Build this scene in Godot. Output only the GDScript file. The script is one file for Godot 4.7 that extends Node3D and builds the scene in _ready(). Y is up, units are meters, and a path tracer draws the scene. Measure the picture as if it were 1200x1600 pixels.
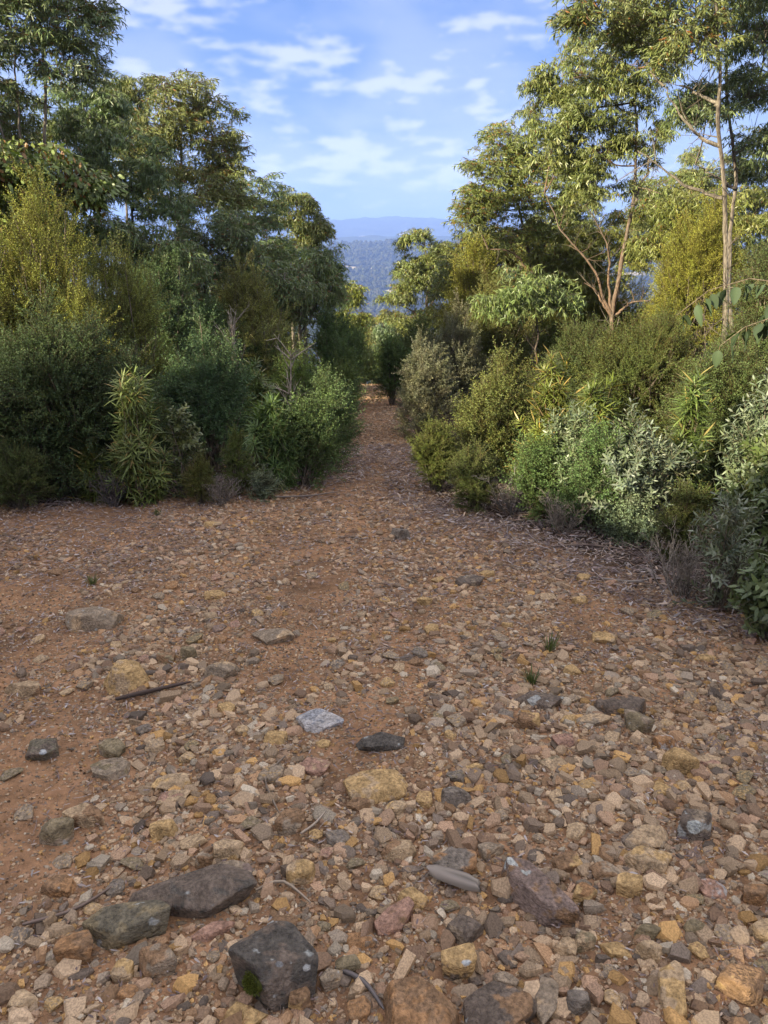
extends Node3D
# A stony fire track running downhill between two thickets of gum trees and heath, blue hills beyond the valley.

const CLR := {
	"ochre": Color(0.54, 0.36, 0.16), "tan": Color(0.50, 0.36, 0.21), "brown": Color(0.30, 0.185, 0.10), "grey": Color(0.34, 0.265, 0.18),
	"dark": Color(0.18, 0.14, 0.105), "black": Color(0.12, 0.105, 0.085), "pale": Color(0.50, 0.47, 0.43), "pink": Color(0.40, 0.24, 0.165),
	"olive": Color(0.27, 0.215, 0.125), "darkolive": Color(0.18, 0.155, 0.105), "orange": Color(0.40, 0.225, 0.105), "greyblue": Color(0.24, 0.20, 0.155),
	"bluegrey": Color(0.36, 0.36, 0.36), "purple": Color(0.26, 0.19, 0.15),
}
const HERO := [
	[-0.03, -2.19, 0.238, 0.052, 0.179, 3, "ochre", "tan", 0.30, 0.00, "large flat-topped ochre slab lying alone in the middle of the gravel", "big ochre slab"],
	[-1.13, -2.95, 0.192, 0.124, 0.151, 8, "ochre", "tan", 0.35, 0.00, "rounded ochre stone standing upright with a crack, dark stick at its foot", "cracked ochre stone"],
	[-1.55, -3.66, 0.299, 0.101, 0.179, 6, "grey", "tan", 0.45, 0.25, "smooth grey boulder sunk in the soil with an orange-tan base", "half buried boulder"],
	[-0.55, -3.45, 0.194, 0.050, 0.136, -13, "grey", "tan", 0.35, 0.10, "squared grey-brown block on the open soil behind the white slab", "squared grey block"],
	[-0.53, -1.67, 0.371, 0.082, 0.141, 12, "dark", "black", 0.40, 0.20, "long dark brown boulder with pale lichen flecks, longest of all the rocks", "long dark boulder"],
	[-0.67, -1.56, 0.228, 0.073, 0.125, 11, "darkolive", "olive", 0.40, 0.30, "wedge-shaped dark grey-green rock with pale flecks touching the long dark boulder", "grey-green wedge rock"],
	[-0.26, -1.39, 0.221, 0.131, 0.147, 0, "black", "dark", 0.30, 0.30, "black boulder with a moss cushion and a white lichen patch", "mossy black boulder"],
	[-0.78, -1.46, 0.103, 0.064, 0.075, 1, "orange", "brown", 0.40, 0.00, "smooth orange-brown stone leaning towards the grey-green wedge rock", "orange-brown stone"],
	[-0.56, -1.43, 0.105, 0.062, 0.069, -13, "brown", "grey", 0.40, 0.00, "dull brown-grey stone with straight sides in front of the wedge rock", "dull brown stone"],
	[-0.45, -1.55, 0.111, 0.025, 0.050, 24, "pink", "pink", 0.10, 0.00, "brick-shaped pinkish red slab lying tilted below the long dark boulder", "brick-shaped red slab"],
	[-0.24, -1.75, 0.085, 0.064, 0.064, 11, "ochre", "tan", 0.40, 0.00, "golden yellow stone standing upright beside grey dead leaves", "upright golden stone"],
	[0.08, -1.29, 0.195, 0.068, 0.149, -9, "brown", "orange", 0.45, 0.10, "big brown rock with rusty orange patches at the bottom edge of the picture", "rusty brown rock"],
	[0.26, -1.29, 0.165, 0.078, 0.121, -10, "dark", "brown", 0.35, 0.15, "dark flat-topped slab with white specks next to the rusty brown rock", "dark speckled slab"],
	[0.29, -1.38, 0.062, 0.047, 0.038, -10, "grey", "grey", 0.20, 0.10, "pointed grey shard standing up behind the dark speckled slab", "pointed grey shard"],
	[0.18, -1.43, 0.102, 0.076, 0.067, 10, "ochre", "dark", 0.28, 0.06, "round ochre cobble with a white lichen dot and a dark underside", "round ochre cobble"],
	[0.20, -1.78, 0.138, 0.066, 0.110, -7, "greyblue", "orange", 0.40, 0.00, "rounded grey stone with an orange lower face above the grey driftwood", "grey orange-sided stone"],
	[0.42, -1.66, 0.279, 0.078, 0.126, -50, "purple", "brown", 0.35, 0.10, "long purple-brown slab with white lichen rings at its upper end", "lichen-ringed slab"],
	[0.77, -1.79, 0.132, 0.052, 0.088, 10, "tan", "ochre", 0.30, 0.00, "pale tan cobble with a flat top above the square ochre slab", "pale tan cobble"],
	[0.68, -1.68, 0.090, 0.067, 0.064, 12, "ochre", "ochre", 0.10, 0.00, "square-cut ochre slab lying flat like a paving piece", "square ochre slab"],
	[0.55, -1.65, 0.065, 0.049, 0.043, 4, "ochre", "orange", 0.30, 0.00, "notched ochre stone beside the lichen-ringed slab", "notched ochre stone"],
	[0.81, -1.90, 0.130, 0.029, 0.097, 12, "tan", "grey", 0.40, 0.00, "low grey-tan stone with a sloping top behind the pale tan cobble", "low sloping stone"],
	[0.97, -1.95, 0.112, 0.084, 0.088, 13, "dark", "grey", 0.30, 0.55, "dark grey rock half covered by one large white lichen patch", "lichen-patched rock"],
	[1.07, -2.31, 0.115, 0.086, 0.079, -5, "ochre", "ochre", 0.20, 0.00, "bright yellow-ochre block with sharp edges", "bright ochre block"],
	[0.98, -2.75, 0.207, 0.069, 0.134, -9, "dark", "brown", 0.40, 0.06, "dark brown rock with one ochre spot beside a grey-olive rock", "dark spotted rock"],
	[1.00, -2.59, 0.116, 0.079, 0.078, -12, "olive", "grey", 0.40, 0.20, "grey-olive rock with lichen specks against the dark spotted rock", "grey-olive rock"],
	[0.67, -2.81, 0.206, 0.056, 0.103, 2, "dark", "grey", 0.35, 0.45, "dark rock streaked with white lichen behind which a grass tuft grows", "white-streaked rock"],
	[0.00, -2.44, 0.188, 0.041, 0.094, 4, "black", "dark", 0.30, 0.25, "charcoal grey rock just behind the big ochre slab", "charcoal rock"],
	[-0.26, -2.60, 0.172, 0.038, 0.132, -5, "pale", "bluegrey", 0.35, 0.00, "pale whitish-grey slab lying flat, palest of all the stones", "whitish slab"],
	[-0.72, -3.00, 0.137, 0.068, 0.093, 0, "grey", "tan", 0.35, 0.10, "grey angular stone with a tan tip on bare soil", "grey tan-tipped stone"],
	[-1.26, -2.40, 0.142, 0.055, 0.106, 0, "darkolive", "dark", 0.30, 0.20, "dark rounded rock with a white lichen spot in the open soil", "white-spotted rock"],
	[-1.01, -2.42, 0.129, 0.052, 0.103, -12, "olive", "grey", 0.30, 0.12, "olive-grey rock just above a flat grey stone", "olive-grey rock"],
	[-0.97, -2.29, 0.151, 0.033, 0.114, -13, "grey", "olive", 0.30, 0.05, "flat grey stone lying in front of the olive-grey rock", "flat grey stone"],
	[-1.54, -2.87, 0.143, 0.052, 0.089, 9, "tan", "brown", 0.30, 0.00, "tan block on the soil in front of the half buried boulder", "lone tan block"],
	[-1.01, -1.92, 0.103, 0.077, 0.071, 8, "olive", "grey", 0.40, 0.25, "mottled grey-green rock beside a tan stone", "mottled rock"],
	[-0.96, -2.01, 0.111, 0.066, 0.069, 2, "tan", "brown", 0.35, 0.00, "tan stone touching the mottled grey-green rock", "tan neighbour stone"],
	[-0.70, -1.95, 0.088, 0.066, 0.058, -12, "ochre", "tan", 0.30, 0.00, "yellow angular stone standing on its edge in the soil", "yellow edge-set stone"],
	[-0.72, -2.13, 0.121, 0.027, 0.079, 12, "tan", "pink", 0.40, 0.00, "long thin tan stone behind the yellow edge-set stone", "thin tan stone"],
	[-0.74, -2.23, 0.130, 0.029, 0.102, 7, "tan", "ochre", 0.30, 0.00, "sloping tan stone just behind a long thin tan one", "sloping tan stone"],
	[-0.25, -2.29, 0.128, 0.038, 0.087, 12, "pink", "tan", 0.40, 0.00, "pinkish tan faceted stone between the whitish and big ochre slabs", "pinkish faceted stone"],
	[-0.30, -1.98, 0.110, 0.048, 0.078, -4, "brown", "grey", 0.30, 0.00, "round flat-topped brown stone with a grey rim", "round brown stone"],
	[-0.47, -1.85, 0.092, 0.056, 0.059, 7, "tan", "ochre", 0.40, 0.00, "squarish tan stone standing behind the long dark boulder", "squarish tan stone"],
	[-0.53, -1.80, 0.064, 0.048, 0.049, 6, "brown", "grey", 0.40, 0.00, "small grey-brown cube-like stone beside the squarish tan stone", "cube-like stone"],
	[-0.44, -1.76, 0.119, 0.030, 0.074, 10, "grey", "purple", 0.30, 0.30, "grey lichen-dusted stone resting against the long dark boulder", "lichen-dusted stone"],
	[0.05, -1.86, 0.116, 0.056, 0.074, 12, "tan", "brown", 0.40, 0.00, "rough-surfaced tan stone with pitted top", "rough pitted stone"],
	[0.67, -1.32, 0.158, 0.044, 0.071, 80, "ochre", "tan", 0.30, 0.00, "tall tapering ochre slab pointing towards the camera", "tall ochre slab"],
	[0.84, -1.34, 0.124, 0.060, 0.091, -4, "brown", "ochre", 0.40, 0.10, "blunt brown rock with ochre stains near the bottom corner", "blunt brown rock"],
	[1.03, -1.67, 0.075, 0.056, 0.051, 11, "orange", "brown", 0.45, 0.00, "orange-brown stone split to a sharp bright edge", "sharp orange stone"],
	[0.99, -1.53, 0.073, 0.055, 0.053, 11, "tan", "brown", 0.30, 0.00, "tall tan block cut by the edge of the picture", "tan edge block"],
	[0.03, -1.59, 0.136, 0.038, 0.061, 40, "pink", "brown", 0.25, 0.00, "smooth pinkish brown slab leaning on bare soil", "leaning pinkish slab"],
	[0.08, -1.66, 0.085, 0.044, 0.058, -5, "ochre", "tan", 0.40, 0.00, "lumpy ochre stone just behind the leaning pinkish slab", "lumpy ochre stone"],
	[0.66, -1.44, 0.067, 0.050, 0.043, -9, "tan", "orange", 0.45, 0.00, "plump stone, grey on top and tan below", "plump two-toned stone"],
	[0.58, -1.46, 0.071, 0.020, 0.053, -9, "ochre", "tan", 0.30, 0.00, "low ochre stone beside the plump two-toned stone", "low ochre stone"],
	[0.51, -1.49, 0.072, 0.042, 0.047, 13, "olive", "tan", 0.30, 0.00, "olive-tan rounded stone with a flat top", "rounded olive stone"],
	[0.46, -1.48, 0.059, 0.031, 0.047, -12, "tan", "tan", 0.20, 0.00, "boxy tan stone next to the rounded olive stone", "boxy tan stone"],
	[1.06, -2.47, 0.090, 0.048, 0.062, 0, "orange", "pale", 0.35, 0.00, "orange stone with a whitish face behind the bright ochre block", "white-faced orange stone"],
	[1.18, -2.34, 0.121, 0.028, 0.088, -7, "tan", "pink", 0.35, 0.00, "flat pale tan stone beside the bright ochre block", "flat pale stone"],
	[0.52, -4.32, 0.189, 0.046, 0.132, 9, "dark", "grey", 0.30, 0.05, "low dark slab lying across the middle of the clearing", "low dark slab"],
	[0.12, -5.40, 0.144, 0.085, 0.091, -2, "greyblue", "dark", 0.30, 0.00, "dark blue-grey stone where the path enters the clearing", "dark path stone"],
	[0.23, -4.00, 0.088, 0.052, 0.055, 11, "ochre", "ochre", 0.20, 0.00, "small bright ochre cobble in the middle of the clearing", "small ochre cobble"],
	[1.12, -3.49, 0.156, 0.034, 0.120, 0, "ochre", "tan", 0.30, 0.00, "thin ochre plate lying flat near the grass tufts", "thin ochre plate"],
	[1.56, -3.28, 0.093, 0.020, 0.070, -10, "ochre", "ochre", 0.20, 0.00, "small yellow stone on dark litter near the shrubs", "small yellow stone"],
	[1.13, -4.01, 0.088, 0.048, 0.065, 12, "ochre", "tan", 0.20, 0.00, "small yellow block near the dead shrub", "small yellow block"],
	[-1.00, -4.13, 0.136, 0.042, 0.087, 8, "ochre", "orange", 0.30, 0.00, "rounded ochre stone alone on the soil behind the squared grey block", "lone ochre stone"],
	[-1.34, -5.70, 0.172, 0.038, 0.111, -1, "tan", "ochre", 0.30, 0.00, "low tan stone near the thicket on the soil bank", "low bank stone"],
	[-0.93, -3.23, 0.091, 0.069, 0.062, 9, "olive", "tan", 0.30, 0.00, "rounded olive-tan stone right of a matching darker one", "olive-tan pebble"],
	[-1.02, -3.20, 0.091, 0.050, 0.072, -1, "brown", "olive", 0.30, 0.00, "dark brown pebble paired with the olive-tan one", "dark brown pebble"],
	[-0.41, -2.48, 0.102, 0.037, 0.081, 9, "ochre", "tan", 0.30, 0.00, "ochre angular stone in front of the whitish slab", "ochre angular stone"],
	[0.57, -2.61, 0.107, 0.070, 0.076, -1, "brown", "ochre", 0.40, 0.00, "brown-ochre rounded stone in front of the white-streaked rock", "brown-ochre cobble"],
	[0.84, -2.64, 0.123, 0.027, 0.087, 6, "tan", "grey", 0.30, 0.00, "flat whitish-tan stone in front of the dark spotted rock", "flat whitish-tan stone"],
	[0.61, -2.32, 0.106, 0.030, 0.074, -5, "tan", "olive", 0.30, 0.00, "oblong tan stone lying level among brown gravel", "oblong tan stone"],
	[0.21, -1.55, 0.098, 0.051, 0.067, -9, "dark", "grey", 0.30, 0.05, "dark grey block behind the round ochre cobble", "dark grey block"],
	[0.23, -2.11, 0.090, 0.058, 0.071, 13, "greyblue", "dark", 0.30, 0.10, "blue-black stone right of the big ochre slab", "blue-black stone"],
	[0.68, -2.46, 0.082, 0.038, 0.058, 3, "pink", "pink", 0.10, 0.00, "pale pink flat-faced stone among brown gravel", "pale pink stone"],
	[0.54, -1.79, 0.094, 0.037, 0.060, -4, "brown", "ochre", 0.40, 0.00, "brown stone with an ochre lower face above the notched ochre stone", "ochre-bottomed stone"],
	[0.64, -1.75, 0.100, 0.028, 0.076, -6, "brown", "grey", 0.35, 0.00, "brown slab lying askew between the pale cobble and square slab", "askew brown slab"],
	[0.32, -1.85, 0.085, 0.036, 0.058, 10, "grey", "brown", 0.30, 0.00, "grey-brown stone between the grey orange-sided stone and lichen-ringed slab", "grey-brown stone"],
	[-0.07, -1.52, 0.080, 0.018, 0.060, 8, "orange", "brown", 0.30, 0.00, "low oval orange-brown stone on bare soil beside the black boulder", "oval orange stone"],
	[-0.13, -1.39, 0.062, 0.047, 0.046, 5, "grey", "tan", 0.30, 0.12, "rounded grey stone against the end of the mossy black boulder", "rounded grey stone"],
	[-0.09, -1.43, 0.064, 0.043, 0.044, 7, "olive", "grey", 0.20, 0.00, "smooth olive-grey stone behind the rounded grey one", "smooth olive stone"],
	[-0.33, -1.28, 0.105, 0.023, 0.071, 5, "ochre", "orange", 0.30, 0.00, "flat ochre stone below the mossy black boulder", "flat ochre stone"],
	[-0.20, -1.33, 0.066, 0.050, 0.050, 0, "ochre", "brown", 0.40, 0.10, "mottled ochre stone tucked under the black boulder", "tucked ochre stone"],
	[-0.27, -1.55, 0.088, 0.038, 0.059, 5, "brown", "grey", 0.30, 0.10, "brown-grey stone with white flecks just behind the mossy black boulder", "white-flecked brown stone"],
	[-0.64, -1.40, 0.053, 0.040, 0.039, 12, "ochre", "tan", 0.30, 0.00, "thumb-shaped ochre stone beside the dull brown stone", "thumb-shaped stone"],
	[-0.85, -1.32, 0.078, 0.018, 0.048, 2, "tan", "olive", 0.30, 0.00, "tan wedge in the bottom corner near dead leaves", "corner tan wedge"],
	[0.68, -1.51, 0.059, 0.039, 0.039, 1, "olive", "grey", 0.30, 0.00, "lumpy grey-olive stone on a bare soil patch", "lumpy olive stone"],
	[0.81, -1.54, 0.060, 0.027, 0.042, 4, "olive", "tan", 0.30, 0.00, "small faceted olive stone near the tan edge block", "faceted olive stone"],
	[0.92, -1.69, 0.090, 0.023, 0.066, 8, "pink", "pale", 0.30, 0.00, "split pink stone with a pale rind", "split pink stone"],
	[0.32, -2.27, 0.068, 0.028, 0.046, 8, "ochre", "tan", 0.30, 0.00, "small ochre stone in the gravel above the blue-black stone", "small gravel ochre"],
	[0.04, -2.07, 0.072, 0.041, 0.054, 4, "tan", "ochre", 0.30, 0.00, "pyramid-shaped tan stone in front of the big ochre slab", "pyramid stone"],
	[-0.08, -2.09, 0.097, 0.027, 0.067, 9, "brown", "tan", 0.30, 0.00, "smooth brown oval stone under the front of the big ochre slab", "smooth brown oval"],
	[-0.92, -1.71, 0.095, 0.044, 0.073, 9, "orange", "brown", 0.40, 0.05, "orange-brown ridge-backed stone set in bare soil", "ridge-backed stone"],
	[0.38, -1.32, 0.126, 0.035, 0.057, 70, "grey", "tan", 0.30, 0.00, "split grey slab with a tan broken edge beside the dark speckled slab", "split grey slab"],
	[0.45, -1.30, 0.065, 0.049, 0.052, 5, "greyblue", "grey", 0.30, 0.10, "smooth blue-grey rock near the bottom edge", "smooth blue-grey rock"],
]
const TREES := [
	{"label": "tall grey-green gum tree reaching out of the top corner, bare stems below its crown", "ref": "tall grey-green gum tree", "at": [-4.77, -11.00], "trunks": [[[0, -0.08], [0.0, 0.6], [0.2, 2.35], [0.35, 3.62], [0.46, 4.44], [0.51, 5.21]], [[0.22, 2.51], [0.17, 3.77], [0.16, 4.58], [0.17, 5.35]], [[0.2, 2.35], [0.02, 3.08], [-0.11, 3.85], [-0.2, 4.79]]], "limbs": [], "lobes": [[0.5, 5.14, 0, 0.67, 0.59, 0.61], [-0.15, 5.07, 0.4, 0.56, 0.71, 0.64], [0.83, 4.65, 0, 0.32, 0.48, 0.38], [0.38, 5.88, 0, 0.85, 0.54, 0.76], [0.97, 5.41, -0.3, 0.35, 0.39, 0.35], [-0.43, 4.36, 0, 0.49, 0.45, 0.44]], "leaf": "gum", "tint": [0.93, 1.03, 1.08], "bark": "smooth", "dens": 1.40, "rad": 0.055, "group": ""},
	{"label": "broad-leaved young gum with bright green drooping leaves behind the yellow feathery shrub", "ref": "broad-leaved young gum", "at": [-4.48, -9.60], "trunks": [[[0, -0.08], [0.0, 0.72], [0.21, 1.8], [0.38, 2.67], [0.54, 3.22]]], "limbs": [], "lobes": [[0.53, 3.19, 0, 0.4, 0.33, 0.36], [0.23, 3.36, 0.3, 0.33, 0.36, 0.33], [0.84, 3.02, -0.2, 0.29, 0.26, 0.27], [0.18, 2.81, 0, 0.33, 0.3, 0.3], [-0.24, 2.95, 0, 0.37, 0.52, 0.43]], "leaf": "broad", "tint": [0.97, 1.07, 0.73], "bark": "smooth", "dens": 0.80, "rad": 0.040, "group": ""},
	{"label": "dark gum with dense crown between the corner gum and the round-topped gum", "ref": "dark gum", "at": [-4.15, -13.00], "trunks": [[[0, -0.08], [0.0, 0.64], [0.14, 2.2], [0.22, 3.35], [0.27, 4.09]]], "limbs": [], "lobes": [[-0.1, 4.31, 0, 0.49, 0.59, 0.53], [0.35, 3.91, 0.4, 0.54, 0.49, 0.49], [-0.4, 4.62, 0, 0.34, 0.48, 0.4], [-0.14, 3.54, 0, 0.6, 0.4, 0.54], [0.54, 3.35, -0.3, 0.5, 0.45, 0.45]], "leaf": "gum", "tint": [0.86, 1.02, 1.02], "bark": "rough", "dens": 0.95, "rad": 0.050, "group": ""},
	{"label": "yellow-tinged gum whose small sunlit crown shows above the dark gum", "ref": "yellow-tinged gum", "at": [-6.48, -20.00], "trunks": [[[0, -0.08], [0.0, 0.81], [0.24, 3.3], [0.42, 5.31], [0.48, 6.4]]], "limbs": [], "lobes": [[0.46, 6.33, 0, 0.48, 0.52, 0.47], [0.8, 6.8, 0, 0.37, 0.41, 0.37], [0.13, 6.67, 0, 0.27, 0.38, 0.31], [0.46, 5.73, 0, 0.68, 0.6, 0.61]], "leaf": "gum", "tint": [1.05, 1.05, 0.73], "bark": "smooth", "dens": 1.00, "rad": 0.060, "group": ""},
	{"label": "round-topped gum with sunlit olive dome, tallest on its side of the path", "ref": "round-topped gum", "at": [-4.40, -16.00], "trunks": [[[0, -0.08], [0.0, 0.43], [0.18, 2.1], [0.38, 3.19], [0.59, 4.56], [0.7, 5.43]], [[0.33, 2.95], [0.84, 4.0], [1.21, 4.78]]], "limbs": [], "lobes": [[0.71, 5.59, 0, 0.59, 0.53, 0.53], [1.17, 5.05, 0, 0.6, 0.54, 0.54], [0.33, 5.05, 0.3, 0.6, 0.54, 0.54], [1.37, 4.5, -0.3, 0.46, 0.49, 0.44], [0.52, 4.45, 0, 0.85, 0.55, 0.77], [-0.08, 4.56, 0, 0.55, 0.55, 0.49], [0.84, 3.88, 0.3, 0.8, 0.49, 0.72], [1.46, 4.0, 0, 0.37, 0.43, 0.39]], "leaf": "gum", "tint": [1.06, 1.02, 0.8], "bark": "smooth", "dens": 1.10, "rad": 0.070, "group": ""},
	{"label": "drooping dark-crowned gum right beside the round-topped gum", "ref": "drooping dark-crowned gum", "at": [-3.14, -18.50], "trunks": [[[0, -0.08], [0.0, 0.25], [0.06, 2.04], [0.18, 3.17], [0.32, 4.12]]], "limbs": [], "lobes": [[0.35, 4.38, 0, 0.48, 0.48, 0.43], [0.07, 3.92, 0, 0.57, 0.5, 0.52], [0.57, 3.92, 0.4, 0.34, 0.43, 0.39], [0.25, 3.31, 0, 0.65, 0.43, 0.59]], "leaf": "gum", "tint": [0.86, 1.02, 1.02], "bark": "smooth", "dens": 1.10, "rad": 0.060, "group": ""},
	{"label": "slender gum with airy sunlit crown against the far blue ridge", "ref": "slender gum", "at": [-2.75, -24.00], "trunks": [[[0, -0.08], [0.05, 2.19], [0.13, 3.29], [0.23, 4.53], [0.21, 5.39]], [[0.15, 3.29], [0.46, 4.0], [0.74, 4.62]]], "limbs": [], "lobes": [[0.17, 5.31, 0, 0.59, 0.51, 0.53], [0.48, 4.71, 0, 0.56, 0.45, 0.5], [-0.08, 4.62, 0, 0.48, 0.48, 0.43], [0.83, 4.44, 0, 0.37, 0.3, 0.34], [0.31, 4.18, 0, 0.56, 0.3, 0.5]], "leaf": "gum", "tint": [1.05, 1.05, 0.73], "bark": "smooth", "dens": 1.00, "rad": 0.070, "group": ""},
	{"label": "bushy dark gum filling the gap below the slender gum", "ref": "bushy dark gum", "at": [-2.00, -20.00], "trunks": [[[0, -0.08], [0.03, 1.77], [0.02, 2.85]]], "limbs": [], "lobes": [[-0.06, 3.0, 0, 0.76, 0.54, 0.68], [0.5, 3.07, 0.4, 0.47, 0.44, 0.43], [-0.55, 2.54, 0, 0.72, 0.56, 0.64], [0.64, 2.47, 0, 0.45, 0.61, 0.52], [0.07, 2.08, 0, 0.8, 0.58, 0.72]], "leaf": "gum", "tint": [0.9, 1.04, 0.95], "bark": "smooth", "dens": 1.10, "rad": 0.070, "group": ""},
	{"label": "small rounded yellow-green tree at the edge of the valley view", "ref": "small rounded yellow-green tree", "at": [-1.34, -30.00], "trunks": [[[0, -0.08], [0.0, 1.74], [0.02, 2.92]]], "limbs": [], "lobes": [[0.03, 3.34, 0, 0.43, 0.62, 0.5], [0.08, 2.45, 0, 0.53, 0.58, 0.52], [-0.24, 1.98, 0, 0.53, 0.49, 0.48]], "leaf": "gum", "tint": [1.1, 1.1, 0.42], "bark": "rough", "dens": 1.30, "rad": 0.070, "group": ""},
	{"label": "thin pale-barked gum standing in shade beside the bleached sapling", "ref": "thin pale-barked gum", "at": [-1.80, -13.50], "trunks": [[[0, -0.08], [0.02, 0.83], [0.07, 1.7], [0.13, 2.32]]], "limbs": [[[0.06, 1.48], [-0.29, 1.27], [-0.75, 0.6]]], "lobes": [[-0.03, 2.22, 0, 0.43, 0.32, 0.39], [0.18, 2.01, 0, 0.43, 0.32, 0.39], [-0.21, 1.85, 0, 0.38, 0.27, 0.34]], "leaf": "gum", "tint": [0.92, 1.03, 0.97], "bark": "pale", "dens": 0.70, "rad": 0.045, "group": ""},
	{"label": "forked pale gum with peeling trunks behind the path-side thicket", "ref": "forked pale gum", "at": [-1.69, -15.00], "trunks": [[[0, -0.08], [0.05, 0.75], [0.11, 1.47], [0.19, 2.18], [0.27, 2.64]], [[0.08, 1.24], [0.3, 1.71], [0.55, 2.06]]], "limbs": [], "lobes": [[0.27, 2.52, 0, 0.48, 0.33, 0.43], [0.55, 2.12, 0, 0.34, 0.29, 0.3], [-0.05, 2.06, 0, 0.43, 0.31, 0.39], [0.12, 1.71, 0, 0.42, 0.24, 0.38]], "leaf": "gum", "tint": [0.93, 1.04, 0.93], "bark": "pale", "dens": 0.60, "rad": 0.050, "group": ""},
	{"label": "pale sunlit gum beyond the crest of the path", "ref": "pale sunlit gum", "at": [-0.60, -40.00], "trunks": [[[0, -0.08], [0.01, 2.36], [-0.04, 3.96]]], "limbs": [], "lobes": [[-0.04, 3.8, 0, 0.52, 0.45, 0.47], [-0.31, 3.17, 0, 0.46, 0.65, 0.53], [0.28, 3.01, 0, 0.46, 0.65, 0.53], [-0.05, 2.2, 0, 0.72, 0.53, 0.65]], "leaf": "gum", "tint": [1.15, 1.03, 0.68], "bark": "pale", "dens": 1.60, "rad": 0.100, "group": ""},
	{"label": "dark narrow tree closing the right of the gap beyond the crest", "ref": "dark narrow tree", "at": [0.00, -34.00], "trunks": [[[0, -0.08], [0.0, 1.24], [0.03, 2.61]]], "limbs": [], "lobes": [[0.03, 2.47, 0, 0.33, 0.55, 0.39], [-0.06, 1.66, 0, 0.39, 0.56, 0.45], [0.06, 0.83, 0, 0.45, 0.5, 0.45]], "leaf": "gum", "tint": [0.86, 1.02, 1.02], "bark": "rough", "dens": 1.60, "rad": 0.080, "group": ""},
	{"label": "olive gum low behind the crest against the valley", "ref": "olive gum", "at": [-1.44, -52.00], "trunks": [[[0, -0.08], [0.0, 1.15], [0.03, 4.6], [0.01, 6.69]]], "limbs": [], "lobes": [[0.09, 6.61, 0, 0.59, 0.42, 0.53], [-0.17, 5.86, 0, 0.68, 0.76, 0.69], [0.25, 5.03, 0, 0.6, 0.77, 0.69]], "leaf": "gum", "tint": [1.05, 1.05, 0.73], "bark": "pale", "dens": 1.60, "rad": 0.100, "group": ""},
	{"label": "yellowish gum half hidden behind the dark narrow tree", "ref": "yellowish gum", "at": [0.46, -46.00], "trunks": [[[0, -0.08], [0.0, 0.43], [-0.01, 3.49], [0.06, 5.7]]], "limbs": [], "lobes": [[0.06, 5.52, 0, 0.67, 0.52, 0.6], [0.36, 4.79, 0, 0.75, 0.67, 0.67], [-0.16, 4.05, 0, 0.6, 0.68, 0.61]], "leaf": "gum", "tint": [1.14, 1.05, 0.59], "bark": "pale", "dens": 1.60, "rad": 0.100, "group": ""},
	{"label": "round-crowned gum with orange peeling trunk framing the valley view", "ref": "round-crowned gum", "at": [1.35, -24.00], "trunks": [[[0, -0.08], [-0.05, 1.24], [-0.03, 2.37], [-0.06, 3.29], [-0.15, 4.0]], [[-0.04, 2.19], [0.36, 2.83], [0.58, 3.29]], [[-0.04, 1.81], [-0.49, 2.19], [-0.87, 2.37]]], "limbs": [], "lobes": [[-0.19, 4.04, 0, 0.64, 0.56, 0.57], [0.34, 3.74, 0, 0.53, 0.45, 0.47], [-0.6, 3.29, 0, 0.61, 0.53, 0.55], [0.17, 3.11, 0, 0.76, 0.53, 0.68], [-0.87, 2.65, 0, 0.5, 0.42, 0.45], [0.55, 2.92, -0.4, 0.65, 0.5, 0.58], [-0.58, 2.0, 0, 0.58, 0.39, 0.52]], "leaf": "gum", "tint": [1.05, 1.05, 0.73], "bark": "orange", "dens": 1.00, "rad": 0.090, "group": ""},
	{"label": "spreading gum with yellow-olive crown and bare lower limbs", "ref": "spreading gum", "at": [3.32, -17.00], "trunks": [[[0, -0.08], [0.0, 0.22], [-0.06, 1.73], [-0.21, 2.78], [-0.56, 3.79], [-0.73, 4.51]], [[-0.21, 2.78], [0.12, 3.41], [0.21, 4.03]]], "limbs": [[[-0.15, 2.52], [-0.65, 3.04], [-1.19, 3.1]]], "lobes": [[-0.77, 5.16, 0, 0.45, 0.41, 0.4], [-1.06, 4.63, 0, 0.54, 0.49, 0.49], [-0.36, 4.69, 0, 0.58, 0.49, 0.52], [-1.29, 4.03, 0, 0.44, 0.39, 0.4], [-0.7, 3.97, 0, 0.65, 0.45, 0.59], [-0.06, 4.15, 0.4, 0.55, 0.47, 0.49], [-1.48, 3.72, 0, 0.29, 0.26, 0.26], [-0.54, 3.41, 0, 0.53, 0.26, 0.48]], "leaf": "gum", "tint": [1.05, 1.05, 0.69], "bark": "orange", "dens": 1.05, "rad": 0.070, "group": ""},
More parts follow.
